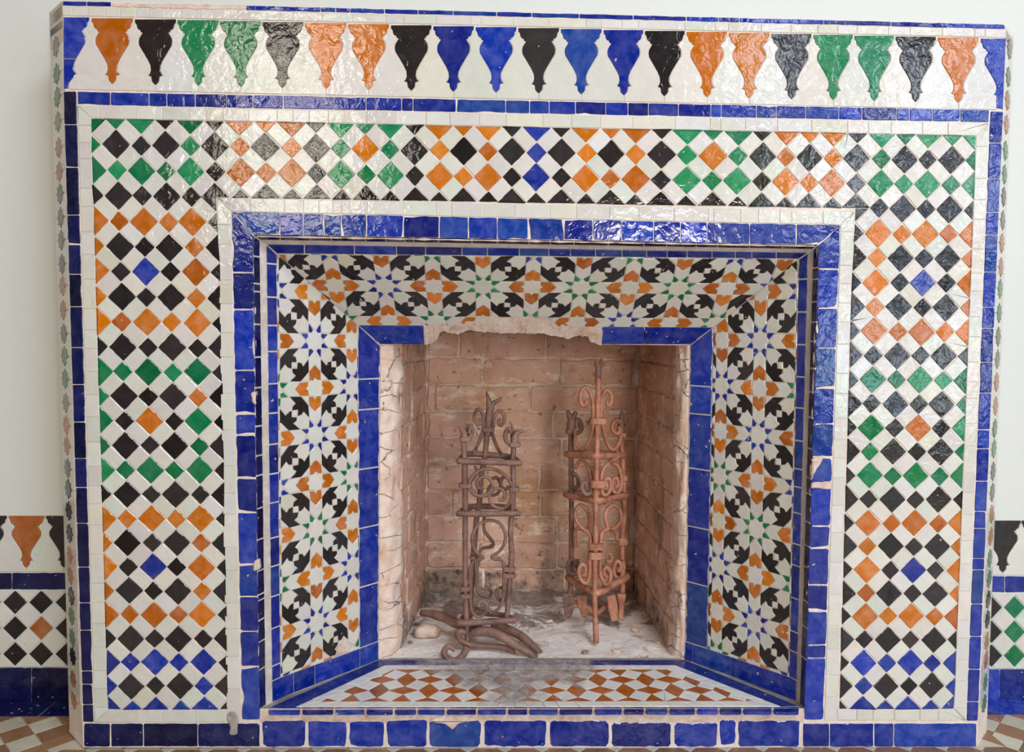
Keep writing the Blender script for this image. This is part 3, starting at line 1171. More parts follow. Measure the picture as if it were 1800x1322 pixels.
def side_quad(lines, k0, k1, za, zb, r=rnd, amp=0.0005, f0=0.0, f1=1.0):
    """wobbly quad between ring lines k0 and k1 from height za down to zb"""
    def pt(z, t):
        return lerp(lines[k0](z), lines[k1](z), t)
    pts = []
    za0, za1 = za if isinstance(za, tuple) else (za, za)
    zb0, zb1 = zb if isinstance(zb, tuple) else (zb, zb)
    for t in (f0, f1):
        pass
    nseg = max(2, int(abs(za0 - zb0) / 0.012))
    pts.append(pt(za0 - .0012, f0 + .03))
    pts.append(pt(za1 - .0012, f1 - .03))
    for j in range(1, nseg):
        z = lerp(za1, zb1, j / nseg)
        pts.append(pt(z, f1 - r.uniform(0, .06)))
    pts.append(pt(zb1 + .0012, f1 - .03))
    pts.append(pt(zb0 + .0012, f0 + .03))
    for j in range(nseg - 1, 0, -1):
        z = lerp(za0, zb0, j / nseg)
        pts.append(pt(z, f0 + r.uniform(0, .06)))
    return pts


def zpx(lines, k, ypx, xpx):
    return float(at(xpx, ypx, D[k])[2])


def side_strip(lines, tops, k0, k1, cuts, xpx, mat, name, bed, zend, tilt=0.006):
    n = len(cuts) - 1
    for i in range(n):
        za = zpx(lines, k0, cuts[i], xpx)
        zb = zpx(lines, k0, cuts[i + 1], xpx)
        ta, tb = (za, za), (zb, zb)
        if i == 0:
            ta = (tops[k0][2], tops[k1][2])
        if i == n - 1:
            tb = (zend, zend)
        q = side_quad(lines, k0, k1, ta, tb)
        nn = face_normal(q[0], q[1], q[len(q) // 2], CEN)
        o = tile(name, q, nn, mat, None, gap=0.0004, bev=0.0008, tilt=tilt)
        if o:
            sub(o, bed)


side_strip(LL, TL3, 0, 1, [420, 450, 498, 512, 570, 628, 682, 750, 802, 837, 895, 950, 1005, 1047, 1057, 1092, 1130, 1179, 1240], 450, M['D'], 'edging_tile', bedL, ZH)
side_strip(RL, TR3, 0, 1, [435, 470, 490, 530, 566, 600, 648, 690, 735, 790, 842, 870, 920, 962, 1000, 1060, 1105, 1160, 1240], 1425, M['D'], 'edging_tile', bedR, ZH)
side_strip(LL, TL3, 2, 3, [435, 463, 522, 572, 618, 675, 727, 782, 834, 885, 947, 997, 1050, 1106, 1172, 1194], 480, M['B'], 'blue_border_tile', bedL, ZS)
side_strip(RL, TR3, 2, 3, [450, 490, 548, 606, 663, 718, 776, 826, 858, 904, 959, 997, 1055, 1114, 1149, 1190], 1405, M['B'], 'blue_border_tile', bedR, ZS)
side_strip(LL, TL3, 4, 5, [590, 667, 721, 826, 930, 1034, 1134], 648, M['B'], 'frame_tile', bedL, ZS, 0.004)
side_strip(RL, TR3, 4, 5, [592, 680, 730, 828, 932, 1032, 1134], 1230, M['B'], 'frame_tile', bedR, ZS, 0.004)


def top_strip(k0, k1, cuts, mat, name, tilt=0.006, skip=()):
    n = len(cuts) - 1
    for i in range(n):
        if i in skip:
            continue

        def X(px, k):
            a, b = TL3[k], TR3[k]
            x = float(at(px, lerp(TLp[k][1], TRp[k][1], 0.5), D[k])[0])
            return lerp(a, b, (x - a[0]) / (b[0] - a[0]))
        q = [X(cuts[i], k0), X(cuts[i + 1], k0), X(cuts[i + 1], k1), X(cuts[i], k1)]
        if i == 0:
            q[0], q[3] = TL3[k0], TL3[k1]
        if i == n - 1:
            q[1], q[2] = TR3[k0], TR3[k1]
        nn = face_normal(q[0], q[1], q[2], CEN)
        o = tile(name, q, nn, mat, None, gap=0.0011, bev=0.0008, tilt=tilt)
        if o:
            sub(o, bedT)


top_strip(0, 1, dash(445, 1438, 34, 66), M['D'], 'edging_tile')
top_strip(2, 3, [470, 535, 623, 697, 748, 812, 857, 913, 965, 1003, 1047, 1094, 1137, 1173, 1208, 1252, 1293, 1322, 1365, 1420], M['B'], 'blue_border_tile')
top_strip(4, 5, [629, 746, 1057, 1133, 1254], M['B'], 'frame_tile', 0.004, skip=(1,))

# skirting along the foot of the splayed sides
for lines, bed, mids, left in ((LL, bedL, [480, 517, 553.5, 633, 666], True), (RL, bedR, [1405, 1285, 1217, 1204], False)):
    def tpos(px):
        # parameter 2..5 along the rings from a pixel column at hearth height
        best = min(np.linspace(2, 5, 301), key=lambda s: abs(proj(ringp(s, ZH))[0] - px))
        return best

    def ringp(s, z, lines=lines):
        k = min(int(s), 4)
        return lerp(lines[k](z), lines[k + 1](z), s - k)
    ss = [tpos(px) for px in mids]
    ss[0], ss[-1] = 2.0, 5.0
    for a, b in zip(ss[:-1], ss[1:]):
        q = [ringp(a, ZS), ringp(b, ZS), ringp(b, ZH), ringp(a, ZH)]
        nn = face_normal(q[0], q[1], q[2], CEN)
        o = tile('skirting_tile', q, nn, M['B'], None, gap=0.0009, bev=0.0009, tilt=0.002, lift=0.001)
        sub(o, bed)

# ---- the star mosaic of the splay
KITE = [(.155, .35), (.155, .175), (.08, .165), (.035, .225)]
ARM = [(0, .22), (.15, .355), (.15, .63), (0, .505), (-.15, .63), (-.15, .355)]
HOUSE = [(0, .49), (.145, .365), (.145, .175), (.05, .175), (0, .235), (-.05, .175), (-.145, .175), (-.145, .365)]
TRI = [(.16, .165), (.335, .165), (.165, .335)]
PETAL = [(.165, .165), (.375, .16), (.53, .288), (.452, .342), (.437, .432), (.342, .452), (.288, .53), (.16, .375)]
LEAF = [(.385, .157), (.65, .157), (.843, .35), (.843, .615), (.712, .475), (.658, .545), (.568, .565), (.565, .435), (.435, .432), (.455, .342), (.525, .288)]
SQ = [(.437, .437), (.563, .437), (.563, .563), (.437, .563)]
SCEN, CCEN = [], []
for k in range(4):
    c_, s_ = (1, 0), (0, 1)
    for (x, y) in [(0, .215), (.075, .168), (.16, .168), (.168, .075)]:
        for _ in range(k):
            x, y = y, -x
        SCEN.append((x, y))
    for (x, y) in [(0, .228), (.045, .172), (.152, .165), (.165, .045)]:
        for _ in range(k):
            x, y = y, -x
        CCEN.append((x, y))


def rot(p, k):
    out = []
    for x, y in p:
        for _ in range(k):
            x, y = y, -x
        out.append((x, y))
    return out


def flip(p):
    return [(-x, y) for x, y in p]


def star_mosaic(bed, mapf, region, i0, i1, j0, j1, is_star, kcol, normal, missing=None):
    """pieces of the pattern on nodes i0..i1, j0..j1; mapf turns pattern space into the splayed face"""
    cnt = 0

    def put(name, poly, mat, ox, oy, mn=6e-6):
        p = [(x + ox + rnd.gauss(0, .006), y + oy + rnd.gauss(0, .006)) for x, y in poly]
        pts2 = [mapf(*q) for q in p]
        pts2 = clip(ccw([(q[0], q[1]) for q in pts2]), region)
        if len(pts2) < 3:
            return
        cx, cy = np.mean(pts2, 0)
        if missing and missing(cx, cy):
            return
        P = [mapf.to3(*q) for q in pts2]
        o = tile(name, P, normal, mat, None, gap=0.00045, bev=0.0005, tilt=0.005, mn=mn)
        if o:
            sub(o, bed)
    for i in range(i0, i1 + 1):
        for j in range(j0, j1 + 1):
            if is_star(i, j):
                put('star_tile', SCEN, M['W'], i, j)
                kc = M[kcol(i, j)]
                for k in range(4):
                    put('kite_tile', rot(KITE, k), kc, i, j)
                    put('kite_tile', rot(flip(KITE), k), kc, i, j)
                    put('arrow_tile', rot(ARM, k), M['W'], i, j)
            else:
                put('star_tile', CCEN, M['W'], i, j)
                for k in range(4):
                    put('shield_tile', rot(HOUSE, k), M['O'], i, j)
                    put('corner_tile', rot(TRI, k), M['W'], i, j)
    for i in range(i0, i1):
        for j in range(j0, j1):
            if is_star(i, j):
                T = lambda p: p
            else:
                T = lambda p: [(1 - x, y) for x, y in p]
            put('petal_tile', T(PETAL), M['W'], i, j)
            put('petal_tile', T([(1 - x, 1 - y) for x, y in PETAL]), M['W'], i, j)
            put('leaf_tile', T(LEAF), M['K'], i, j)
            put('leaf_tile', T([(1 - x, 1 - y) for x, y in LEAF]), M['K'], i, j)
            put('small_square_tile', T(SQ), M['W'], i, j)


class SideMap:
    """pattern (i across, j down) -> (a across the splay 0..1, z) -> 3-D"""

    def __init__(self, lines, pxs, rows):
        self.lines = lines
        s = np.linspace(-.2, 1.2, 561)
        zz = 0.6
        xs = [proj(lerp(lines[3](zz), lines[4](zz), t))[0] for t in s]
        self.a = [s[int(np.argmin([abs(x - p) for x in xs]))] for p in pxs]
        P0 = lambda y: None
        aa = self.a[1]

        def zof(y):
            zs = np.linspace(0, 1.3, 1301)
            ys = [proj(lerp(lines[3](z), lines[4](z), aa))[1] for z in zs]
            return zs[int(np.argmin([abs(q - y) for q in ys]))]
        self.z = {j: zof(y) for j, y in rows.items()}
        ks = sorted(self.z)
        self.k, self.zv = ks, [self.z[q] for q in ks]
        self.pz = (self.zv[-1] - self.zv[0]) / (ks[-1] - ks[0])

    def __call__(self, i, j):
        a = self.a
        if i <= 1:
            t = a[0] + (a[1] - a[0]) * i
        else:
            t = a[1] + (a[2] - a[1]) * (i - 1)
        if j <= self.k[0]:
            z = self.zv[0] + (j - self.k[0]) * self.pz
        elif j >= self.k[-1]:
            z = self.zv[-1] + (j - self.k[-1]) * self.pz
        else:
            z = float(np.interp(j, self.k, self.zv))
        return (t, z)

    def to3(self, t, z):
        return lerp(self.lines[3](z), self.lines[4](z), t)


isst = lambda i, j: (i + j) % 2 == 0
ROWS = {0: 514, 1: 599.5, 2: 683, 3: 765, 4: 848, 5: 930, 6: 1012, 7: 1095}
mL = SideMap(LL, [481, 555, 619.5], ROWS)
mR = SideMap(RL, [1407, 1332, 1266], ROWS)
regL = ccw([(0, TL3[3][2]), (1, TL3[4][2]), (1, ZS), (0, ZS)])
regR = ccw([(0, TR3[3][2]), (1, TR3[4][2]), (1, ZS), (0, ZS)])
colL = {(1, 1): 'B', (1, 3): 'B', (1, 5): 'G', (1, 7): 'B', (0, 0): 'B', (0, 2): 'G', (0, 4): 'B', (0, 6): 'G', (2, 2): 'B', (2, 4): 'G', (2, 6): 'B', (2, 8): 'G', (2, 0): 'G'}
colR = {(1, 1): 'B', (1, 3): 'B', (1, 5): 'G', (1, 7): 'B', (0, 0): 'B', (0, 2): 'G', (0, 4): 'B', (0, 6): 'G', (2, 2): 'B', (2, 4): 'G', (2, 6): 'B', (2, 8): 'G', (2, 0): 'G'}
nL = face_normal(LL[3](.9), LL[4](.9), LL[3](.3), CEN)
nR = face_normal(RL[3](.9), RL[4](.9), RL[3](.3), CEN)
zmL = float(mL(0, 8.35)[1])
star_mosaic(bedL, mL, regL, 0, 3, -1, 9, isst, lambda i, j: colL.get((i, j), 'B'), nL, missing=lambda a, z: z < ZS + .028 and .66 < a < .88)
star_mosaic(bedR, mR, regR, 0, 3, -1, 9, isst, lambda i, j: colR.get((i, j), 'B'), nR)


class TopMap:
    def __init__(self):
        xm = [float(at(591 + 85.4 * k, 503, 0.5 * (D[3] + D[4]))[0]) for k in (0, 8)]
        self.x0, self.dx = xm[0], (xm[1] - xm[0]) / 8
        s = np.linspace(-.3, 1.3, 641)

        def bof(y, px):
            ys = [proj(self.to3(self.x0 + self.dx * 3, t))[1] for t in s]
            return s[int(np.argmin([abs(q - y) for q in ys]))]
        self.b = [bof(440.5, 0), bof(504.5, 0), bof(567, 0)]

    def to3(self, x, b):
        p0 = lerp(TL3[3], TR3[3], (x - TL3[3][0]) / (TR3[3][0] - TL3[3][0]))
        p1 = lerp(TL3[4], TR3[4], (x - TL3[4][0]) / (TR3[4][0] - TL3[4][0]))
        return lerp(p0, p1, b)

    def __call__(self, i, j):
        b = self.b
        t = b[0] + (b[1] - b[0]) * j if j <= 1 else b[1] + (b[2] - b[1]) * (j - 1)
        return (self.x0 + self.dx * i, t)


mT = TopMap()
regT = ccw([(TL3[3][0], 0), (TR3[3][0], 0), (TR3[4][0], 1), (TL3[4][0], 1)])
nT = face_normal(TL3[3], TR3[3], TL3[4], CEN)
colT = {(1, 1): 'B', (3, 1): 'G', (5, 1): 'G', (7, 1): 'G', (9, 1): 'B', (0, 0): 'B', (2, 0): 'G', (4, 0): 'B', (6, 0): 'G', (8, 0): 'B', (0, 2): 'G', (2, 2): 'G', (4, 2): 'G', (6, 2): 'B', (8, 2): 'G'}
xa, xb = float(at(868, 570, D[4])[0]), float(at(985, 570, D[4])[0])
star_mosaic(bedT, mT, regT, -2, 10, 0, 3, isst, lambda i, j: colT.get((i, j), 'B'), nT, missing=lambda x, b: b > .86 and xa < x < xb)

# broken plaster lip where the blue tiles have fallen off
lipx = [746, 752, 760, 768, 772, 782, 790, 806, 812, 822, 840, 862, 890, 915, 935, 955, 972, 988, 998, 1008, 1020, 1034, 1037, 1048, 1057]
lipy = [606, 605, 604, 598, 587, 582, 586, 588, 584, 581, 583, 585, 585.5, 586, 586, 587, 590, 594, 596, 592, 590, 592, 600, 605, 608]
up3, lo3 = [], []
xx = np.linspace(746, 1057, 96)
yy = np.interp(xx, lipx, lipy)
lipx, lipy = list(xx), list(yy)
for px, py in zip(lipx, lipy):
    t = (px - 629) / (1254 - 629)
    up3.append(lerp(lerp(TL3[4], TR3[4], t), lerp(TL3[3], TR3[3], t), 0.05 + .13 * math.exp(-((px - 895) / 70) ** 2) + .02 * hashn(px * .12, 3.1)))
    fr = (py - 574) / (606 - 574)
    y = lerp(D[4], D[5], fr)
    lo3.append(at(px, py + 2.2 * hashn(px * .17, 7.7) + 1.5 * hashn(px * .5, 1.7), y - 0.001))
V, Fc = [], []
back = np.array([0, 0.035, 0.012])
for a, b in zip(up3, lo3):
    mid = lerp(a, b, .5 + .15 * hashn(a[0] * 60, 2.0)) + nT * .002 * hashn(a[0] * 70, 5.0)
    V += [a - nT * .0005, mid, b, b + back * rnd.uniform(.7, 1.1), b + back * 2.0 + np.array([0, 0, .03])]
n = len(lipx)
for i in range(n - 1):
    for k in range(4):
        Fc.append((i * 5 + k, (i + 1) * 5 + k, (i + 1) * 5 + k + 1, i * 5 + k + 1))
o = mesh_obj('broken_plaster_edge', V, Fc, M['plaster'], None)
sub(o, fire)
o['label'] = 'broken pale plaster edge where blue tiles are missing'
# small patch of bare plaster low on the splayed side
q = roughen([(.66, ZS + .002), (.9, ZS + .001), (.86, ZS + .016), (.78, ZS + .03), (.70, ZS + .026)], .01, .0015, .003)
o = tile('plaster_patch', [mL.to3(*p) for p in q], nL, M['plaster'], None, gap=0, bev=.002, tilt=0)
if o:
    sub(o, bedL)

# ------------------------------------------------------------------ hearth
hA = [atz(457, 1252, ZH), atz(1413, 1252, ZH), atz(1203, 1159, ZH), atz(665, 1159, ZH)]
e0, e1 = LL[0](ZH), RL[0](ZH)
e5, e6 = LL[5](ZH), RL[5](ZH)
FRONT = -0.0005
hl, hr = np.array([e0[0], FRONT, ZH]), np.array([e1[0], FRONT, ZH])
YB = D[5]
zb = ZH - GD
V = [np.array([hl[0] - .01, .006, zb]), np.array([hr[0] + .01, .006, zb]), np.array([e6[0] + .02, YB + .012, zb]), np.array([e5[0] - .02, YB + .012, zb])]
V += [p - np.array([0, 0, .05]) for p in V]
V[0][2] = V[1][2] = zb
hearth = mesh_obj('hearth', V, [(0, 1, 2, 3), (0, 4, 5, 1), (1, 5, 6, 2), (3, 7, 4, 0)], M['greygrout'], None)
sub(hearth, fire)
hearth['label'] = 'scorched hearth slab with amber and white lozenge mosaic'
# front upstand between hearth and base course: bare mortar lip
lip = grid_mesh('mortar_lip', lambda u, v: at(lerp(457, 1413, u), lerp(1246, 1271, v) + .9 * math.sin(u * 91) * (v > .5), 0.0) + np.array([0, .0012 + .004 * (1 - abs(2 * v - 1)) * 0 - .003 * math.sin(math.pi * v) * (.6 + .4 * math.sin(u * 57)), 0]), 90, 4, M['plaster'])
sub(lip, surround)
UP = np.array([0, 0, 1.0])


def hp(px, py):
    return atz(px, py, ZH)


def hearth_tile(name, pts, mat, gap=.0006, tilt=.003, mn=1e-5):
    o = tile(name, pts, UP, mat, None, gap=gap, bev=.0006, tilt=tilt, mn=mn)
    if o:
        sub(o, hearth)
    return o


IN = [hp(563, 1233), hp(1325, 1232), hp(1172, 1176.5), hp(692, 1176.5)]
MIDQ = [hp(520, 1242.5), hp(1372, 1241.5), hp(1187, 1169), hp(676, 1169)]
OUTQ = [np.array([LL[2](ZH)[0] + .002, .013, ZH]), np.array([RL[2](ZH)[0] - .002, .013, ZH]), np.array([e6[0], YB, ZH]), np.array([e5[0], YB, ZH])]


def cutrow(a0, a1, b0, b1, n, name, mat):
    ts = [0] + sorted((i + rnd.uniform(-.2, .2)) / n for i in range(1, n)) + [1]
    for s, t in zip(ts[:-1], ts[1:]):
        hearth_tile(name, [lerp(a0, a1, s), lerp(a0, a1, t), lerp(b0, b1, t), lerp(b0, b1, s)], mat)


cutrow(MIDQ[0], MIDQ[1], IN[0], IN[1], 22, 'white_border_tile', M['hW'])
cutrow(MIDQ[3], MIDQ[2], IN[3], IN[2], 14, 'white_border_tile', M['hW'])
cutrow(MIDQ[0], MIDQ[3], IN[0], IN[3], 6, 'white_border_tile', M['hW'])
cutrow(MIDQ[1], MIDQ[2], IN[1], IN[2], 6, 'white_border_tile', M['hW'])
cutrow(OUTQ[0], OUTQ[3], MIDQ[0], MIDQ[3], 3, 'blue_border_tile', M['hB'])
cutrow(OUTQ[1], OUTQ[2], MIDQ[1], MIDQ[2], 3, 'blue_border_tile', M['hB'])
cutrow(OUTQ[3], OUTQ[2], MIDQ[3], MIDQ[2], 8, 'blue_border_tile', M['hB'])
# thin blue row along the front edge
xs = dash(470, 1406, 36, 62)
for a, b in zip(xs[:-1], xs[1:]):
    q = roughen([(a + 1.5, 1243.5), (b - 1.5, 1243.2), (b - 2, 1251.5), (a + 2, 1251.5)], 9, .5, 1.5)
    hearth_tile('edging_tile', [hp(*p) for p in q], M['B'], gap=.0003)
# lozenges
x0 = float(hp(615, 1232)[0])
px_ = float(hp(705, 1232)[0] - x0) / 2
yC = float(hp(800, 1233)[1])
py_ = float(hp(800, 1176.5)[1] - yC) / 3
regH = ccw([(p[0], p[1]) for p in IN])


def lozenge(poly, name, mat):
    pp = clip(ccw([(x0 + px_ * x + rnd.gauss(0, .0005), yC + py_ * y + rnd.gauss(0, .0005)) for x, y in poly]), regH)
    if len(pp) > 2:
        hearth_tile(name, [np.array([p[0], p[1], ZH]) for p in pp], mat, gap=.0007)


for i in range(-3, 22):
    for j in range(0, 4):
        if (i + j) % 2 == 0:
            lozenge([(i - .41, j), (i, j - .64), (i + .41, j), (i, j + .64)], 'lozenge_tile', M['hO'])
        else:
            lozenge([(i - .59, j), (i, j - .36), (i + .59, j), (i, j + .36)], 'lozenge_tile', M['hO'])
        if j < 3:
            s = .41 if (i + j) % 2 == 0 else .59
            v = .64 if (i + j) % 2 == 0 else .36
            lozenge([(i + s, j), (i + 1, j + 1 - v), (i + 1 - s, j + 1), (i, j + v)], 'white_lozenge_tile', M['hW'])

# ------------------------------------------------------------------ firebox
YBK = 0.65
YJ = 0.275
jl = at(705, 850, YJ)[0]
jr = at(1184, 850, YJ)[0]
bl = at(750, 850, YBK)[0]
br = at(1119, 850, YBK)[0]
ZT = float(at(930, 606, D[5])[2])     # lintel height
ZTOP = ZT + 0.42
firebox = empty('firebox', (0, 0, ZF))
bpy.context.view_layer.update()
firebox.parent = fire
firebox.matrix_parent_inverse = fire.matrix_world.inverted()
firebox['label'] = 'soot stained open brick firebox'
bpy.context.view_layer.update()


def fb(o):
    sub(o, firebox)
    return o


def wall_quad(name, a, b, z0, z1, mat):
    fb(mesh_obj(name, [(a[0], a[1], z0), (b[0], b[1], z0), (b[0], b[1], z1), (a[0], a[1], z1)], [(0, 1, 2, 3)], mat))


def lay_bricks(a, b, z0, z1, course, blen, normal, seed):
    """brick courses on the wall from plan point a to b"""
    r = random.Random(seed)
    a, b = np.array(a, float), np.array(b, float)
    L = np.linalg.norm(b - a)
    d = (b - a) / L
    z = z0
    row = 0
    N = np.array([normal[0], normal[1], 0])
    while z < z1 - .01:
        h = min(course, z1 - z)
        s = -blen * r.uniform(.15, .85)
        while s < L:
            e = s + blen * r.uniform(.85, 1.1)
            s0, e0_ = max(s, 0), min(e, L)
            if e0_ - s0 > .02:
                gx, gz = .003, r.uniform(.002, .0038)
                out = r.uniform(-.002, .003)
                q = [(s0 + gx, z + gz), (e0_ - gx, z + gz + r.uniform(-.002, .002)), (e0_ - gx, z + h - gz + r.uniform(-.002, .002)), (s0 + gx, z + h - gz)]
                q = roughen(q, .022, .0030, .0045, r)
                pts = [np.array([a[0] + d[0] * t[0], a[1] + d[1] * t[0], t[1]]) + N * out for t in q]
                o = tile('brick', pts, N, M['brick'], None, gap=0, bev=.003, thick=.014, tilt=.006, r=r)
                if o:
                    fb(o)
            s = e
        z += h
        row += 1


off = .004
wall_quad('mortar_bed', (bl - .03, YBK + off), (br + .03, YBK + off), ZH - .03, ZTOP, M['lime'])
wall_quad('mortar_bed', (jl - off, YJ - .005), (bl - off, YBK + .01), ZH - .03, ZTOP, M['lime'])
wall_quad('mortar_bed', (jr + off, YJ - .005), (br + off, YBK + .01), ZH - .03, ZTOP, M['lime'])
nl = unit(np.array([(YBK - YJ), -(bl - jl)]))
nr = unit(np.array([-(YBK - YJ), -(jr - br)]))
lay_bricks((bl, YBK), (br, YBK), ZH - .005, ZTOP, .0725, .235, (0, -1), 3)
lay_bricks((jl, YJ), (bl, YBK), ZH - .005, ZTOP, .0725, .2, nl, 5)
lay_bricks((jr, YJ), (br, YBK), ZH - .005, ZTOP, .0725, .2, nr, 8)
# flue cap, smoke shelf behind the lintel
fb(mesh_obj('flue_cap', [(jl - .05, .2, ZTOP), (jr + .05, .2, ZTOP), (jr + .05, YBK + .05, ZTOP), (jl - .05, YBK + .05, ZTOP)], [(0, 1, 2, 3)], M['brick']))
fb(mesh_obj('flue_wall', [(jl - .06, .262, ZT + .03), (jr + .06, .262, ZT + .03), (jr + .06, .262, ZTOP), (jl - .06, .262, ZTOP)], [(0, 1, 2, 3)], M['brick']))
# underside of the lintel to either side of the broken gap
for xa_, xb_ in ((e5[0] - .01, float(at(748, 606, D[5])[0])), (float(at(1056, 607, D[5])[0]), e6[0] + .01)):
    fb(box_mesh('lintel', (xa_, D[5] + .004, ZT + .002), (xb_, .262, ZT + .04), M['plaster'], None))


# rough plastered jambs
for lines, xe, sgn in ((LL, jl, 1), (RL, jr, -1)):
    def fj(u, v, lines=lines, xe=xe, sgn=sgn):
        z = lerp(ZH - .01, ZT + .02, v)
        p0 = lines[5](z) + np.array([0, .003, 0])
        p1 = np.array([xe, YJ + .004, z])
        p = lerp(p0, p1, u)
        w = math.sin(math.pi * min(max(u, 0.0), 1.0))
        nz = hashn(u * 3 + 7 * sgn, z * 22, 1.3) * .006 + hashn(u * 9, z * 60, 4.1 + sgn) * .003
        bulge = .010 * w ** .6 + nz * (.3 + w)
        edge = hashn(z * 18, 3.7 * sgn, 2.0) * .010 * (u > .55)
        p = p + np.array([sgn * (bulge * .5) + sgn * edge, -bulge, 0])
        return p
    o = grid_mesh('plaster_jamb', fj, 10, 90, M['jamb'])
    fb(o)


# ash strewn floor of the firebox
def ff(u, v):
    y = lerp(YB + .004, YBK + .01, v)
    t = max(0.0, (y - YJ) / (YBK - YJ))
    xa_ = lerp(jl, bl, t) - .03
    xb_ = lerp(jr, br, t) + .03
    x = lerp(xa_, xb_, u)
    h = hashn(x * 16, y * 16, .2) * .004 + hashn(x * 50, y * 50, 2.2) * .0022
    h += .02 * max(0, (v - .82) / .18) ** 1.5 * (0.6 + .7 * abs(hashn(x * 9, 1.1, 5)))
    return np.array([x, y, ZH - .003 + h * min(1, v * 9)])


o = grid_mesh('ash_floor', ff, 70, 50, M['ash'])
fb(o)
o['label'] = 'whitish ash and crumbled plaster on the firebox floor'
CHIPS = [(1030, 1147, 'flat rubble chip at the hearth edge before the orange andiron foot'),
         (1086, 1145, 'flat rubble chip at the hearth edge just past the orange andiron foot'),
         (1158, 1130, 'small rubble chip beside the right-hand plaster jamb of the firebox'),
         (722, 1130, 'small rubble chip beside the pale mortar lump'),
         (965, 1092, 'lone rubble chip on the ash between the two andirons'),
         (1118, 1108, 'small rubble chip between the orange andiron and the right-hand firebox wall')]
for k, (px, py, chip_label) in enumerate(CHIPS):
    p = atz(px, py, ZH)
    s = rnd.uniform(.005, .011)
    pts = [p + np.array([math.cos(a) * s * rnd.uniform(.7, 1.6), math.sin(a) * s * rnd.uniform(.5, .9), .004]) for a in np.linspace(0, 2 * math.pi, 7)[:-1]]
    o = tile('rubble_chip', pts, UP, M['lime'] if k % 3 else M['brick'], None, gap=0, bev=.0015, thick=.007, tilt=.15)
    if o:
        tag(o, chip_label, 'rubble', group='rubble chips on the firebox floor')


# ------------------------------------------------------------------ andirons
def Z4(x, y):
    return (740 + x / 5.086, 640 + y / 5.086)


def Z5(x, y):
    return (740 + x / 4.408, 900 + y / 4.408)


def Z6(x, y):
    return (940 + x / 4.723, 620 + y / 4.723)


def Z7(x, y):
    return (940 + x / 4.723, 880 + y / 4.721)


def path(Z, pts, d, d1=None):
    """measured outline -> points in space; depth constant or running from d to d1"""
    n = len(pts)
    out = []
    for i, q in enumerate(pts):
        y = d if d1 is None else lerp(d, d1, i / max(n - 1, 1))
        if len(q) > 2:
            y = q[2]
        p = Z(q[0], q[1])
        out.append(at(p[0], p[1], y))
    return out


def collar(name, c, w, h, dpt, mat, parent, tilt=0.0):
    """hammered strap: a rounded rectangular band"""
    n = 12
    V, Fc = [], []
    for k in range(n):
        A = 2 * math.pi * k / n
        x = math.copysign(abs(math.cos(A)) ** .6, math.cos(A)) * w / 2
        y = math.copysign(abs(math.sin(A)) ** .6, math.sin(A)) * dpt / 2
        for (s, z) in ((.93, -h / 2), (1, -h / 2 * .8), (1, h / 2 * .8), (.93, h / 2)):
            V.append(c + np.array([x * s, y * s, z + x * tilt]))
    for k in range(n):
        k2 = (k + 1) % n
        for j in range(3):
            Fc.append((k * 4 + j, k2 * 4 + j, k2 * 4 + j + 1, k * 4 + j + 1))
    Fc.append(tuple(k * 4 for k in reversed(range(n))))
    Fc.append(tuple(k * 4 + 3 for k in range(n)))
    o = mesh_obj(name, V, Fc, mat, None, False)
    sub(o, parent)
    return o


def rod(name, P, r, mat, parent, closed=False, sides=8, sub_=5, flat=1.0):
    o = tube(name, P, r, mat, None, closed, sub_, sides, flat)
    sub(o, parent)
    return o


DF, DB = 0.275, 0.365
I = M['iron']
c0 = atz(852, 1105, ZH)
and1 = empty('andiron', (float(at(855, 1100, .31)[0]), .31, ZH))
tag(and1, 'dark iron andiron with two posts in front and a short horned finial', 'andiron', group='wrought iron andirons in the firebox')
bpy.context.view_layer.update()
RP = .0062
rod('post', path(Z4, [(380, 690), (388, 850), (392, 1050), (395, 1310)], DF) + path(Z5, [(342, 300), (345, 600), (352, 820), (362, 1000)], DF), RP, I, and1)
rod('post', path(Z4, [(828, 740), (822, 880), (826, 1100), (818, 1300)], DF) + path(Z5, [(694, 130), (702, 330), (690, 500), (676, 690), (664, 840)], DF), RP, I, and1)
rod('post', path(Z4, [(590, 600), (575, 800), (540, 1000), (520, 1250)], DB) + path(Z5, [(430, 60), (402, 400), (384, 700), (378, 900)], DB), RP * 1.05, I, and1)
# finial of the back post: flared stem with two horns
rod('finial', path(Z4, [(592, 640), (598, 560), (608, 470), (622, 390)], DB), [.009, .011, .0085, .009], I, and1)
rod('finial_horn', path(Z4, [(615, 400), (606, 330), (596, 290), (582, 246)], DB), [.0085, .006, .0045, .0015], I, and1)
rod('finial_horn', path(Z4, [(620, 400), (645, 352), (690, 325), (724, 298)], DB), [.0085, .006, .005, .002], I, and1)
RS = .0040
rod('scroll', path(Z4, [(560, 575), (556, 500), (548, 440), (515, 405), (480, 440), (478, 500), (505, 538), (538, 525), (530, 495), (512, 500)], DB - .004), RS, I, and1)
rod('scroll', path(Z4, [(645, 575), (655, 490), (675, 435), (705, 420), (740, 455), (742, 510), (715, 548), (692, 530), (700, 498), (718, 505)], DB - .004), RS, I, and1)
collar('collar', at(*Z4(600, 585), DB), .030, .010, .024, I, and1)
rod('stay', path(Z4, [(553, 600), (530, 670), (495, 750), (468, 788)], DB, DF + .02), RS, I, and1)
rod('stay', path(Z4, [(635, 600), (655, 680), (695, 770), (735, 825)], DB, DF + .02), RS, I, and1)
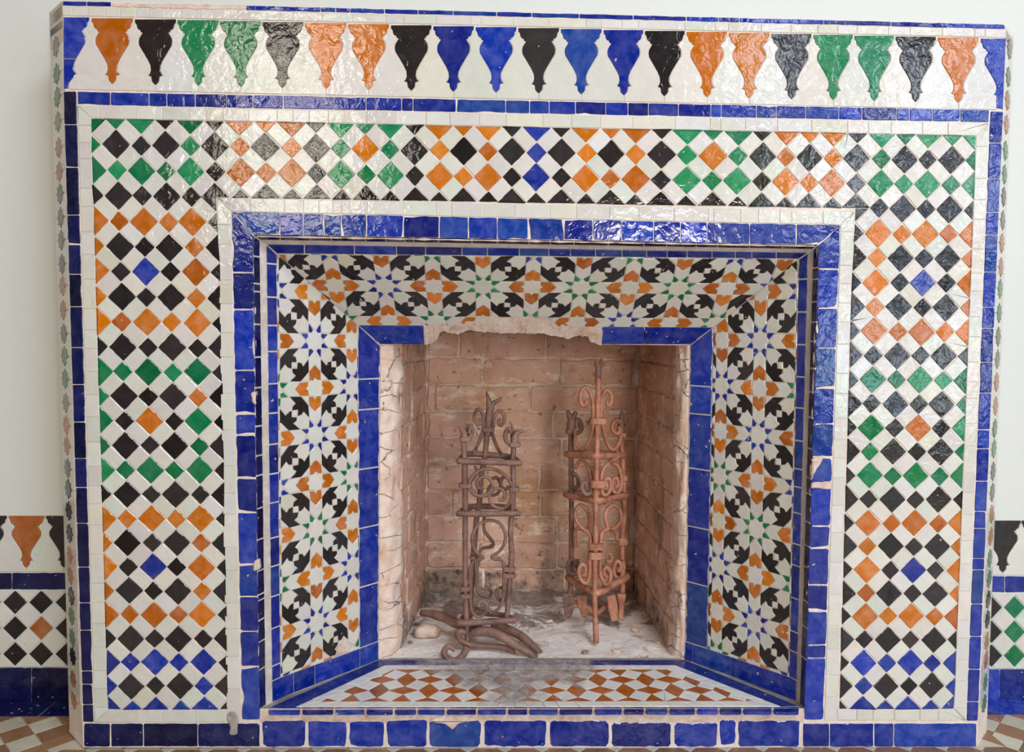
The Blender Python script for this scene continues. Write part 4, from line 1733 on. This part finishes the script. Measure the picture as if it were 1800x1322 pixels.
# bent rod rings
RR = .0072
for Z, fl, fr, bl_, br_ in ((Z4, (338, 868), (882, 885), (430, 798), (790, 828)), (Z5, (288, 14), (755, 12), (395, -45), (640, -40)), (Z5, (292, 862), (722, 838), (395, 772), (640, 800))):
    P = path(Z, [fl, ((fl[0] + fr[0]) / 2, (fl[1] + fr[1]) / 2), fr], DF - .010)
    Q = path(Z, [br_, ((br_[0] + bl_[0]) / 2, (br_[1] + bl_[1]) / 2), bl_], DB + .004)
    A, B, C_, Dd, E_, F_ = P[0], P[1], P[2], Q[0], Q[1], Q[2]
    rod('ring', [lerp(A, B, .12), B, lerp(C_, B, .12), lerp(C_, Dd, .1), lerp(C_, Dd, .9), E_, lerp(F_, A, .1), lerp(F_, A, .9)], RR, I, and1, closed=True, sub_=6)
# base rod with curled foot
rod('foot', path(Z5, [(720, 1120), (700, 1075), (620, 1045), (520, 1040), (420, 1035), (335, 1015), (285, 960), (300, 925), (345, 935)], DF - .006), .0072, I, and1)
rod('foot', path(Z5, [(360, 1045), (325, 1110), (265, 1152), (205, 1135), (178, 1085), (215, 1042), (262, 1068)], .232), [.0075, .0075, .007, .006], I, and1)
# heavy bent bars the tower stands on
rod('leg', path(Z5, [(5, 782), (90, 792), (200, 828), (300, 872), (460, 900)], .40, .31), [.007, .010, .011, .011], I, and1, sides=10)
rod('leg', path(Z5, [(560, 880), (680, 915), (800, 980), (930, 1100)], .345, .262), [.011, .011, .010, .007], I, and1, sides=10)
rod('leg', path(Z5, [(395, 935), (500, 925), (600, 950), (730, 1030), (898, 1128)], .27, .238), [.009, .011, .011, .010, .006], I, and1, sides=10)
# straps
for Z, x, y, w in ((Z4, 398, 668, .028), (Z4, 838, 722, .026), (Z4, 396, 1085, .030), (Z4, 832, 1116, .024), (Z5, 682, 440, .030), (Z5, 682, 488, .030), (Z5, 350, 590, .028), (Z5, 350, 645, .028)):
    collar('collar', at(*Z(x, y), DF), w, .0095, .022, I, and1, rnd.uniform(-.08, .08))
# horns and curls on the two short posts
rod('finial_horn', path(Z4, [(390, 660), (382, 610), (360, 580), (332, 553)], DF), [.0085, .0075, .005, .002], I, and1)
rod('finial_horn', path(Z4, [(400, 660), (408, 610), (412, 560), (408, 530)], DF + .012), [.008, .006, .004, .0015], I, and1)
rod('scroll', path(Z4, [(420, 665), (448, 640), (462, 595), (445, 548), (438, 580), (430, 620)], DF - .002), .0045, I, and1)
rod('finial_horn', path(Z4, [(838, 715), (842, 650), (868, 608), (925, 598)], DF), [.009, .008, .006, .002], I, and1)
rod('finial_horn', path(Z4, [(828, 700), (820, 620), (818, 560), (790, 510)], DF + .01), [.007, .005, .003, .0012], I, and1)
rod('scroll', path(Z4, [(800, 715), (765, 690), (752, 640), (768, 588), (798, 578), (796, 620)], DF - .002), .0045, I, and1)
# scrollwork of the front, upper half
rod('scroll', path(Z4, [(825, 1110), (765, 1010), (690, 955), (600, 935), (510, 960), (442, 1030), (432, 1100), (480, 1168), (560, 1180), (620, 1140), (636, 1070), (600, 1016), (540, 1015), (502, 1060), (520, 1110), (556, 1100)], DF - .004), RS, I, and1)
rod('scroll', path(Z4, [(808, 1130), (806, 1220), (740, 1290), (650, 1270), (610, 1200), (632, 1140), (690, 1112), (750, 1150), (738, 1208), (690, 1216)], DF - .002), RS, I, and1)
rod('scroll', path(Z4, [(628, 1030), (680, 1018), (712, 1080), (690, 1150), (640, 1172), (600, 1130), (630, 1080)], DB - .01), RS, I, and1)
rod('scroll', path(Z4, [(760, 1000), (720, 1030), (715, 1090), (760, 1120), (785, 1090)], DB - .03), RS, I, and1)
rod('scroll', path(Z4, [(480, 910), (500, 960), (470, 1020), (440, 1060), (450, 1140), (490, 1160)], DB - .03), RS, I, and1)
# lower half: bottle shaped wire
rod('scroll', path(Z5, [(455, 735), (442, 712), (470, 690), (508, 716), (502, 780), (440, 812), (394, 765), (384, 680), (384, 590), (380, 450), (405, 388), (478, 362), (470, 340), (420, 300), (396, 220), (420, 130), (480, 78), (545, 65), (612, 90), (652, 160), (648, 240), (610, 302), (552, 348), (570, 366), (625, 375), (642, 430), (642, 560), (636, 680), (600, 750), (545, 782), (510, 740), (512, 700), (545, 682), (556, 706), (540, 716)], DF - .002), RS * .92, I, and1)
rod('scroll', path(Z5, [(640, 592), (605, 590), (584, 630), (604, 678), (640, 690), (642, 640)], DF + .02), RS, I, and1)
rod('scroll', path(Z5, [(490, 40), (490, 140), (555, 232), (548, 268), (480, 282), (450, 322), (440, 400), (430, 560), (460, 642), (520, 660), (546, 622), (505, 588), (486, 606)], DB - .02), RS, I, and1)
collar('collar', at(*Z5(405, 352), DB - .01), .018, .008, .014, I, and1)

# right-hand andiron, turned so that its tall post comes forward
U = M['rust']
EF, EB = 0.335, 0.435
and2 = empty('andiron', (float(at(1045, 1100, .40)[0]), .40, ZH))
tag(and2, 'orange rusted iron andiron with its tall spiked post in front', 'andiron', group='wrought iron andirons in the firebox')
bpy.context.view_layer.update()
foot_p = atz(1048, 1134, ZH)
rod('post', path(Z6, [(528, 200), (527, 330), (524, 500), (520, 700), (514, 900), (508, 1150), (507, 1310)], EF) + path(Z7, [(505, 300), (500, 500), (498, 700), (500, 900)], EF) + [lerp(at(*Z7(500, 900), EF), foot_p, .5), foot_p + np.array([0, 0, .004])], .0064, U, and2)
rod('finial', path(Z6, [(526, 260), (528, 150), (530, 85)], EF), [.0064, .0075, .0105], I, and2, flat=.6)
rod('finial_horn', path(Z6, [(515, 110), (505, 85), (500, 68)], EF), [.005, .004, .002], I, and2)
rod('finial_horn', path(Z6, [(540, 110), (552, 75), (560, 48)], EF), [.006, .004, .0015], I, and2)
rod('scroll', path(Z6, [(486, 580), (484, 450), (474, 370), (445, 305), (412, 290), (384, 330), (378, 390), (398, 440), (430, 425), (425, 395)], EF + .004), .0052, U, and2)
rod('scroll', path(Z6, [(550, 580), (548, 450), (560, 370), (590, 312), (622, 325), (638, 370), (628, 425), (605, 432), (600, 400)], EF + .004), .0052, U, and2)
collar('collar', at(*Z6(524, 567), EF), .040, .014, .028, U, and2)
rod('stay', path(Z6, [(486, 590), (475, 680), (435, 765), (392, 798), (352, 768), (336, 690), (330, 640)], EF, EB - .01), .0046, U, and2)
rod('stay', path(Z6, [(562, 590), (580, 690), (618, 785), (655, 805), (695, 760), (715, 690)], EF, EB - .01), .0046, U, and2)
# the two short posts behind
rod('post', path(Z6, [(300, 660), (302, 900), (305, 1310)], EB) + path(Z7, [(305, 300), (300, 650), (290, 800)], EB), .0066, I, and2)
rod('post', path(Z6, [(712, 690), (730, 900), (742, 1310)], EB) + path(Z7, [(728, 300), (730, 600), (728, 800)], EB), .0066, U, and2)
rod('finial_horn', path(Z6, [(302, 670), (305, 600), (296, 540), (268, 480)], EB), [.010, .011, .008, .004], I, and2)
rod('finial_horn', path(Z6, [(305, 640), (315, 570), (325, 530), (342, 488)], EB), [.010, .010, .007, .004], I, and2)
rod('scroll', path(Z6, [(315, 660), (350, 668), (385, 640), (380, 580), (352, 555), (345, 590), (352, 630)], EB - .008), .0056, I, and2)
rod('finial_horn', path(Z6, [(712, 690), (715, 600), (722, 540), (722, 482)], EB), [.009, .008, .006, .0025], I, and2)
rod('scroll', path(Z6, [(708, 580), (680, 560), (648, 590), (645, 640), (680, 672), (705, 650), (700, 610)], EB - .008), .0052, U, and2)
collar('collar', at(*Z6(300, 655), EB), .026, .012, .022, I, and2)
collar('collar', at(*Z6(715, 682), EB), .026, .010, .022, U, and2)
# rings
for Z, l, f, r_ in ((Z6, (268, 842), (518, 860), (745, 850)), (Z6, (258, 1178), (528, 1236), (765, 1182)), (Z7, (275, 640), (510, 778), (765, 632))):
    A = at(*Z(*l), EB + .004)
    B = at(*Z(*f), EF - .008)
    C_ = at(*Z(*r_), EB + .004)
    rod('ring', [A, lerp(A, B, .5), lerp(A, B, .88), lerp(C_, B, .88), lerp(C_, B, .5), C_, lerp(C_, A, .2) + np.array([0, .016, 0]), lerp(A, C_, .2) + np.array([0, .016, 0])], .0082, U, and2, closed=True, sub_=6)
# upper scrolls
rod('scroll', path(Z6, [(340, 960), (365, 910), (410, 905), (445, 960), (470, 1040), (468, 1100)], EB - .03, EF + .004), .0048, U, and2)
rod('scroll', path(Z6, [(550, 1090), (556, 1020), (575, 960), (625, 905), (675, 880), (692, 845), (660, 790)], EF + .004, EB - .02), .0048, U, and2)
rod('scroll', path(Z6, [(640, 915), (685, 935), (710, 990), (722, 1060), (712, 1130), (680, 1168), (648, 1140), (650, 1060), (680, 1040), (692, 1090), (672, 1120)], EB - .02), .0048, U, and2)
rod('scroll', path(Z6, [(552, 1110), (562, 1170), (600, 1180), (630, 1120), (622, 1052), (590, 1050), (582, 1090), (602, 1112)], EF + .006), .0048, U, and2)
rod('scroll', path(Z6, [(470, 1110), (462, 1160), (425, 1176), (392, 1130), (398, 1085), (425, 1080), (430, 1115)], EF + .006), .0048, I, and2)
rod('scroll', path(Z6, [(310, 1000), (345, 1020), (362, 1080), (340, 1130), (312, 1110)], EB - .01), .0048, I, and2)
collar('collar', at(*Z6(520, 1088), EF), .036, .017, .028, U, and2)
collar('collar', at(*Z6(728, 1038), EB), .026, .013, .022, U, and2)
# lower scrolls
rod('scroll', path(Z7, [(462, 380), (465, 310), (440, 262), (385, 222), (345, 160), (338, 90), (375, 40), (418, 60), (450, 120), (452, 200), (425, 245), (360, 230), (335, 260), (338, 380)], EF + .006, EB - .02), .0048, U, and2)
rod('scroll', path(Z7, [(548, 380), (550, 300), (565, 255), (605, 232), (588, 160), (592, 90), (650, 38), (706, 80), (712, 170), (660, 228), (628, 240), (670, 262), (685, 330)], EF + .006, EB - .02), .0050, U, and2)
collar('collar', at(*Z7(505, 378), EF), .036, .014, .028, U, and2)
collar('collar', at(*Z7(505, 452), EF), .036, .016, .028, U, and2)
collar('collar', at(*Z7(728, 335), EB), .026, .017, .022, U, and2)
rod('scroll', path(Z7, [(455, 480), (458, 600), (432, 682), (388, 664), (364, 595), (385, 535), (418, 545), (420, 600), (402, 618)], EF + .004), .0050, U, and2)
rod('scroll', path(Z7, [(545, 480), (545, 600), (580, 690), (620, 670), (628, 595), (595, 555), (572, 585), (590, 632), (604, 620)], EF + .004), .0050, U, and2)
rod('scroll', path(Z7, [(735, 500), (738, 570), (708, 642), (668, 625), (655, 560), (685, 502), (716, 535), (702, 585), (688, 570)], EB - .014), .0050, U, and2)
rod('scroll', path(Z7, [(350, 490), (360, 565), (322, 612), (276, 575), (284, 505), (322, 490), (335, 540), (318, 560)], EB - .014), .0050, I, and2)
rod('scroll', path(Z7, [(585, 455), (620, 440), (642, 475), (618, 510), (592, 490)], EB - .03), .0040, U, and2)
rod('ring', path(Z7, [(270, 890), (340, 870), (430, 880), (500, 935), (540, 920), (600, 870), (700, 880), (730, 860)], EB, EB), .0062, U, and2)
# flat pointed feet


def dagger(poly, d, mat, th=.009):
    pts = [at(*Z7(*q), d) for q in poly]
    lowest = min(p[2] for p in pts)
    o = tile('foot', pts, FN, mat, None, gap=0, bev=.002, thick=th, tilt=0)
    if o:
        sub(o, and2)


dagger([(352, 790), (432, 800), (430, 960), (392, 966), (358, 880)], .425, U)
dagger([(596, 790), (668, 785), (692, 880), (682, 1002), (640, 1006), (612, 900)], .405, U)
dagger([(686, 780), (760, 780), (742, 880), (736, 1002), (695, 992), (700, 880)], .415, U)
dagger([(235, 775), (320, 770), (330, 870), (305, 968), (250, 960)], .43, I)


# a lump of mortar lying by the dark andiron
def stone(name, px, py, sx, sy, sz, label, mat, seed):
    p = atz(px, py, ZH)
    nu, nv = 16, 9
    V, Fc = [], []
    for j in range(nv + 1):
        th = math.pi * j / nv
        for i in range(nu):
            ph = 2 * math.pi * i / nu
            d = np.array([math.sin(th) * math.cos(ph), math.sin(th) * math.sin(ph), math.cos(th)])
            k = 1 + .35 * hashn(d[0] * 1.6 + seed, d[1] * 1.6 + d[2] * 1.3, seed * 1.7)
            V.append(np.array([d[0] * sx * k, d[1] * sy * k, max(d[2] * sz * k, -sz * .45)]))
    for j in range(nv):
        for i in range(nu):
            Fc.append((j * nu + i, j * nu + (i + 1) % nu, (j + 1) * nu + (i + 1) % nu, (j + 1) * nu + i))
    o = mesh_obj(name, V, Fc, mat, None, True)
    o.location = p + np.array([0, 0, sz * .45])
    tag(o, label, 'rubble')
    return o


stone('mortar_lump', 752, 1116, .036, .024, .017, 'pale lump of mortar lying under the dark andiron leg', M['lime'], 2.3)

# ------------------------------------------------------------------ dado on the wall
TW = YW - 0.002


def W3(pts):
    return [at(p[0], p[1], TW) for p in pts]


def dado_tile(name, q, mat, gap=.0007, rough=False, amp=.5):
    if rough:
        q = roughen(q, 9, amp, 1.6)
    o = tile(name, W3(q), FN, mat, None, gap=gap, bev=.0008, tilt=.006, thick=.0018)
    if o:
        o.parent = wall
    return o


def dado(x0, x1, ytop, merl, dcols, rows, col, band, big, cutsb, cutsg):
    L = [(m_[0], m_[1]) for m_ in merl]
    for i, (cx, k) in enumerate(merl):
        hh = 92
        Lp = [(cx - w * 33, ytop + v * hh) for v, w in PROF]
        Rp = [(cx + w * 33, ytop + v * hh) for v, w in PROF[:-1]]
        p = clip(ccw(Lp + Rp[::-1]), [(x0, 0), (x1, 0), (x1, 1400), (x0, 1400)])
        if len(p) > 2:
            dado_tile('merlon_tile', p, M[k], gap=.0006)
    for i in range(len(merl) - 1):
        a, b = merl[i][0], merl[i + 1][0]
        hw = 33
        pr = [q for q in PROF if q[0] >= .075]
        left = [(a + w * hw, ytop + v * 92) for v, w in pr]
        right = [(b - w * hw, ytop + v * 92) for v, w in pr]
        mid = (a + b) / 2
        poly = [(mid, ytop + 3)] + right[1:] + [(b, band[0] - 1.5), (a, band[0] - 1.5)] + left[1:][::-1]
        p = clip(ccw(poly), [(x0, 0), (x1, 0), (x1, 1400), (x0, 1400)])
        if len(p) > 2:
            dado_tile('white_merlon_tile', p, M['W'], gap=.0006)
    for a, b in zip(cutsb[:-1], cutsb[1:]):
        dado_tile('blue_border_tile', [(a, band[0]), (b, band[0]), (b, band[1]), (a, band[1])], M['D'] if x1 < 900 else M['B'], rough=True)
    for a, b in zip(cutsg[:-1], cutsg[1:]):
        dado_tile('skirting_tile', [(a, big[0]), (b, big[0]), (b, big[1]), (a, big[1])], M['D'] if x1 < 900 else M['B'], rough=True)  # darker blue on the left stands in for the weaker light there
    pc = dcols[1] - dcols[0]
    pr_ = rows[1] - rows[0]
    reg = [(x0, band[1] + 2), (x1, band[1] + 2), (x1, big[0] - 1), (x0, big[0] - 1)]
    for ci, cx in enumerate(dcols):
        for ri in range(len(rows)):
            h, v = pc * .47, pr_ * .47
            p = clip(ccw([(cx - h, rows[ri]), (cx, rows[ri] - v), (cx + h, rows[ri]), (cx, rows[ri] + v)]), reg)
            if len(p) > 2:
                dado_tile('square_tile', p, M[col[ri][ci]])
    for ci in range(-1, len(dcols)):
        cx = dcols[0] + pc * (ci + .5)
        for ri in range(-1, len(rows)):
            cy = rows[0] + pr_ * (ri + .5)
            h, v = pc * .5, pr_ * .5
            p = clip(ccw([(cx - h, cy), (cx, cy - v), (cx + h, cy), (cx, cy + v)]), reg)
            if len(p) > 2:
                dado_tile('square_tile', p, M['W'])


ml = [(178 - 66 * k, 'KKRKKO'[k % 6]) for k in range(13)][::-1]
dl = [164 - 46 * k for k in range(17)][::-1]
seq = lambda t, n: (t * n)[:n]
dado(-560, 174, 906.5, ml, dl, [1059, 1104.5, 1150], [seq('KRKKKK', 12)[:10] + 'KRKKKKK', seq('RKKKRK', 12)[:10] + 'RKRKRKK', seq('KKRKKK', 12)[:10] + 'KKRKKKK'], (1007, 1037), (1174, 1240),
     [-560, -470, -380, -290, -210, -120, -60, 20.5, 174], [-560, -450, -350, -250, -150, -48, 55, 174])
mr = [(1698 + 65 * k, 'KKKGKK'[k % 6]) for k in range(9)]
dr = [1703 + 40.5 * k for k in range(13)]
dado(1690, 2180, 915, mr, dr, [1068, 1111, 1153], [seq('KKGKG', 13)] * 3, (1013, 1042), (1177, 1240), [1690, 1767, 1830, 1920, 2010, 2100, 2180], [1690, 1758, 1826, 1925, 2030, 2180])

# ------------------------------------------------------------------ floor tiles
def floor_tile(name, pts, mat):
    o = tile(name, [np.array([p[0], p[1], ZF]) for p in pts], UP, mat, None, gap=.0009, bev=.0007, tilt=.003, thick=.004)
    if o:
        o.parent = floor


fy = float(atz(60, 1259, ZF)[1])
for xa_, xb_ in ((-1.72, XL - .03), (XR + .03, 1.5)):
    xs = dash(xa_, xb_, .08, .14)
    for a, b in zip(xs[:-1], xs[1:]):
        floor_tile('floor_border_tile', [(a, fy), (b, fy), (b, YW - .001), (a, YW - .001)], M['B'] if xa_ > 0 else M['D'])
# brown and cream chequer laid on the diagonal
T = .05
regF = ccw([(-1.3, -.11), (1.25, -.11), (1.25, fy), (-1.3, fy)])
fx0, fx1 = float(o3[3][0]), float(o3[2][0])
for i in range(-40, 41):
    for j in range(-40, 41):
        cx, cy = (i - j) * T / math.sqrt(2) + .016, (i + j) * T / math.sqrt(2) + .0195
        if abs(cx) > 1.42 or not -.24 < cy < .2:
            continue
        h = T / math.sqrt(2)
        p = clip([(cx - h, cy), (cx, cy - h), (cx + h, cy), (cx, cy + h)], regF)
        if len(p) < 3:
            continue
        mm = M['fW'] if (i + j) % 2 == 0 else M['fO']
        if fx0 - .06 < cx < fx1 + .06:
            p = clip(ccw(p), [(-2, -1), (2, -1), (2, -.002), (-2, -.002)])
            if len(p) < 3:
                continue
        elif cx < 0:
            p = clip(ccw(p), [(-2, -1), (fx0 - CH + .0, -1), (fx0 - CH, 1), (-2, 1)]) if cy > 0 else p
        else:
            p = clip(ccw(p), [(fx1 + CH, -1), (2, -1), (2, 1), (fx1 + CH, 1)]) if cy > 0 else p
        if len(p) >= 3:
            floor_tile('floor_tile', p, mm)
print('objects', len(bpy.data.objects))
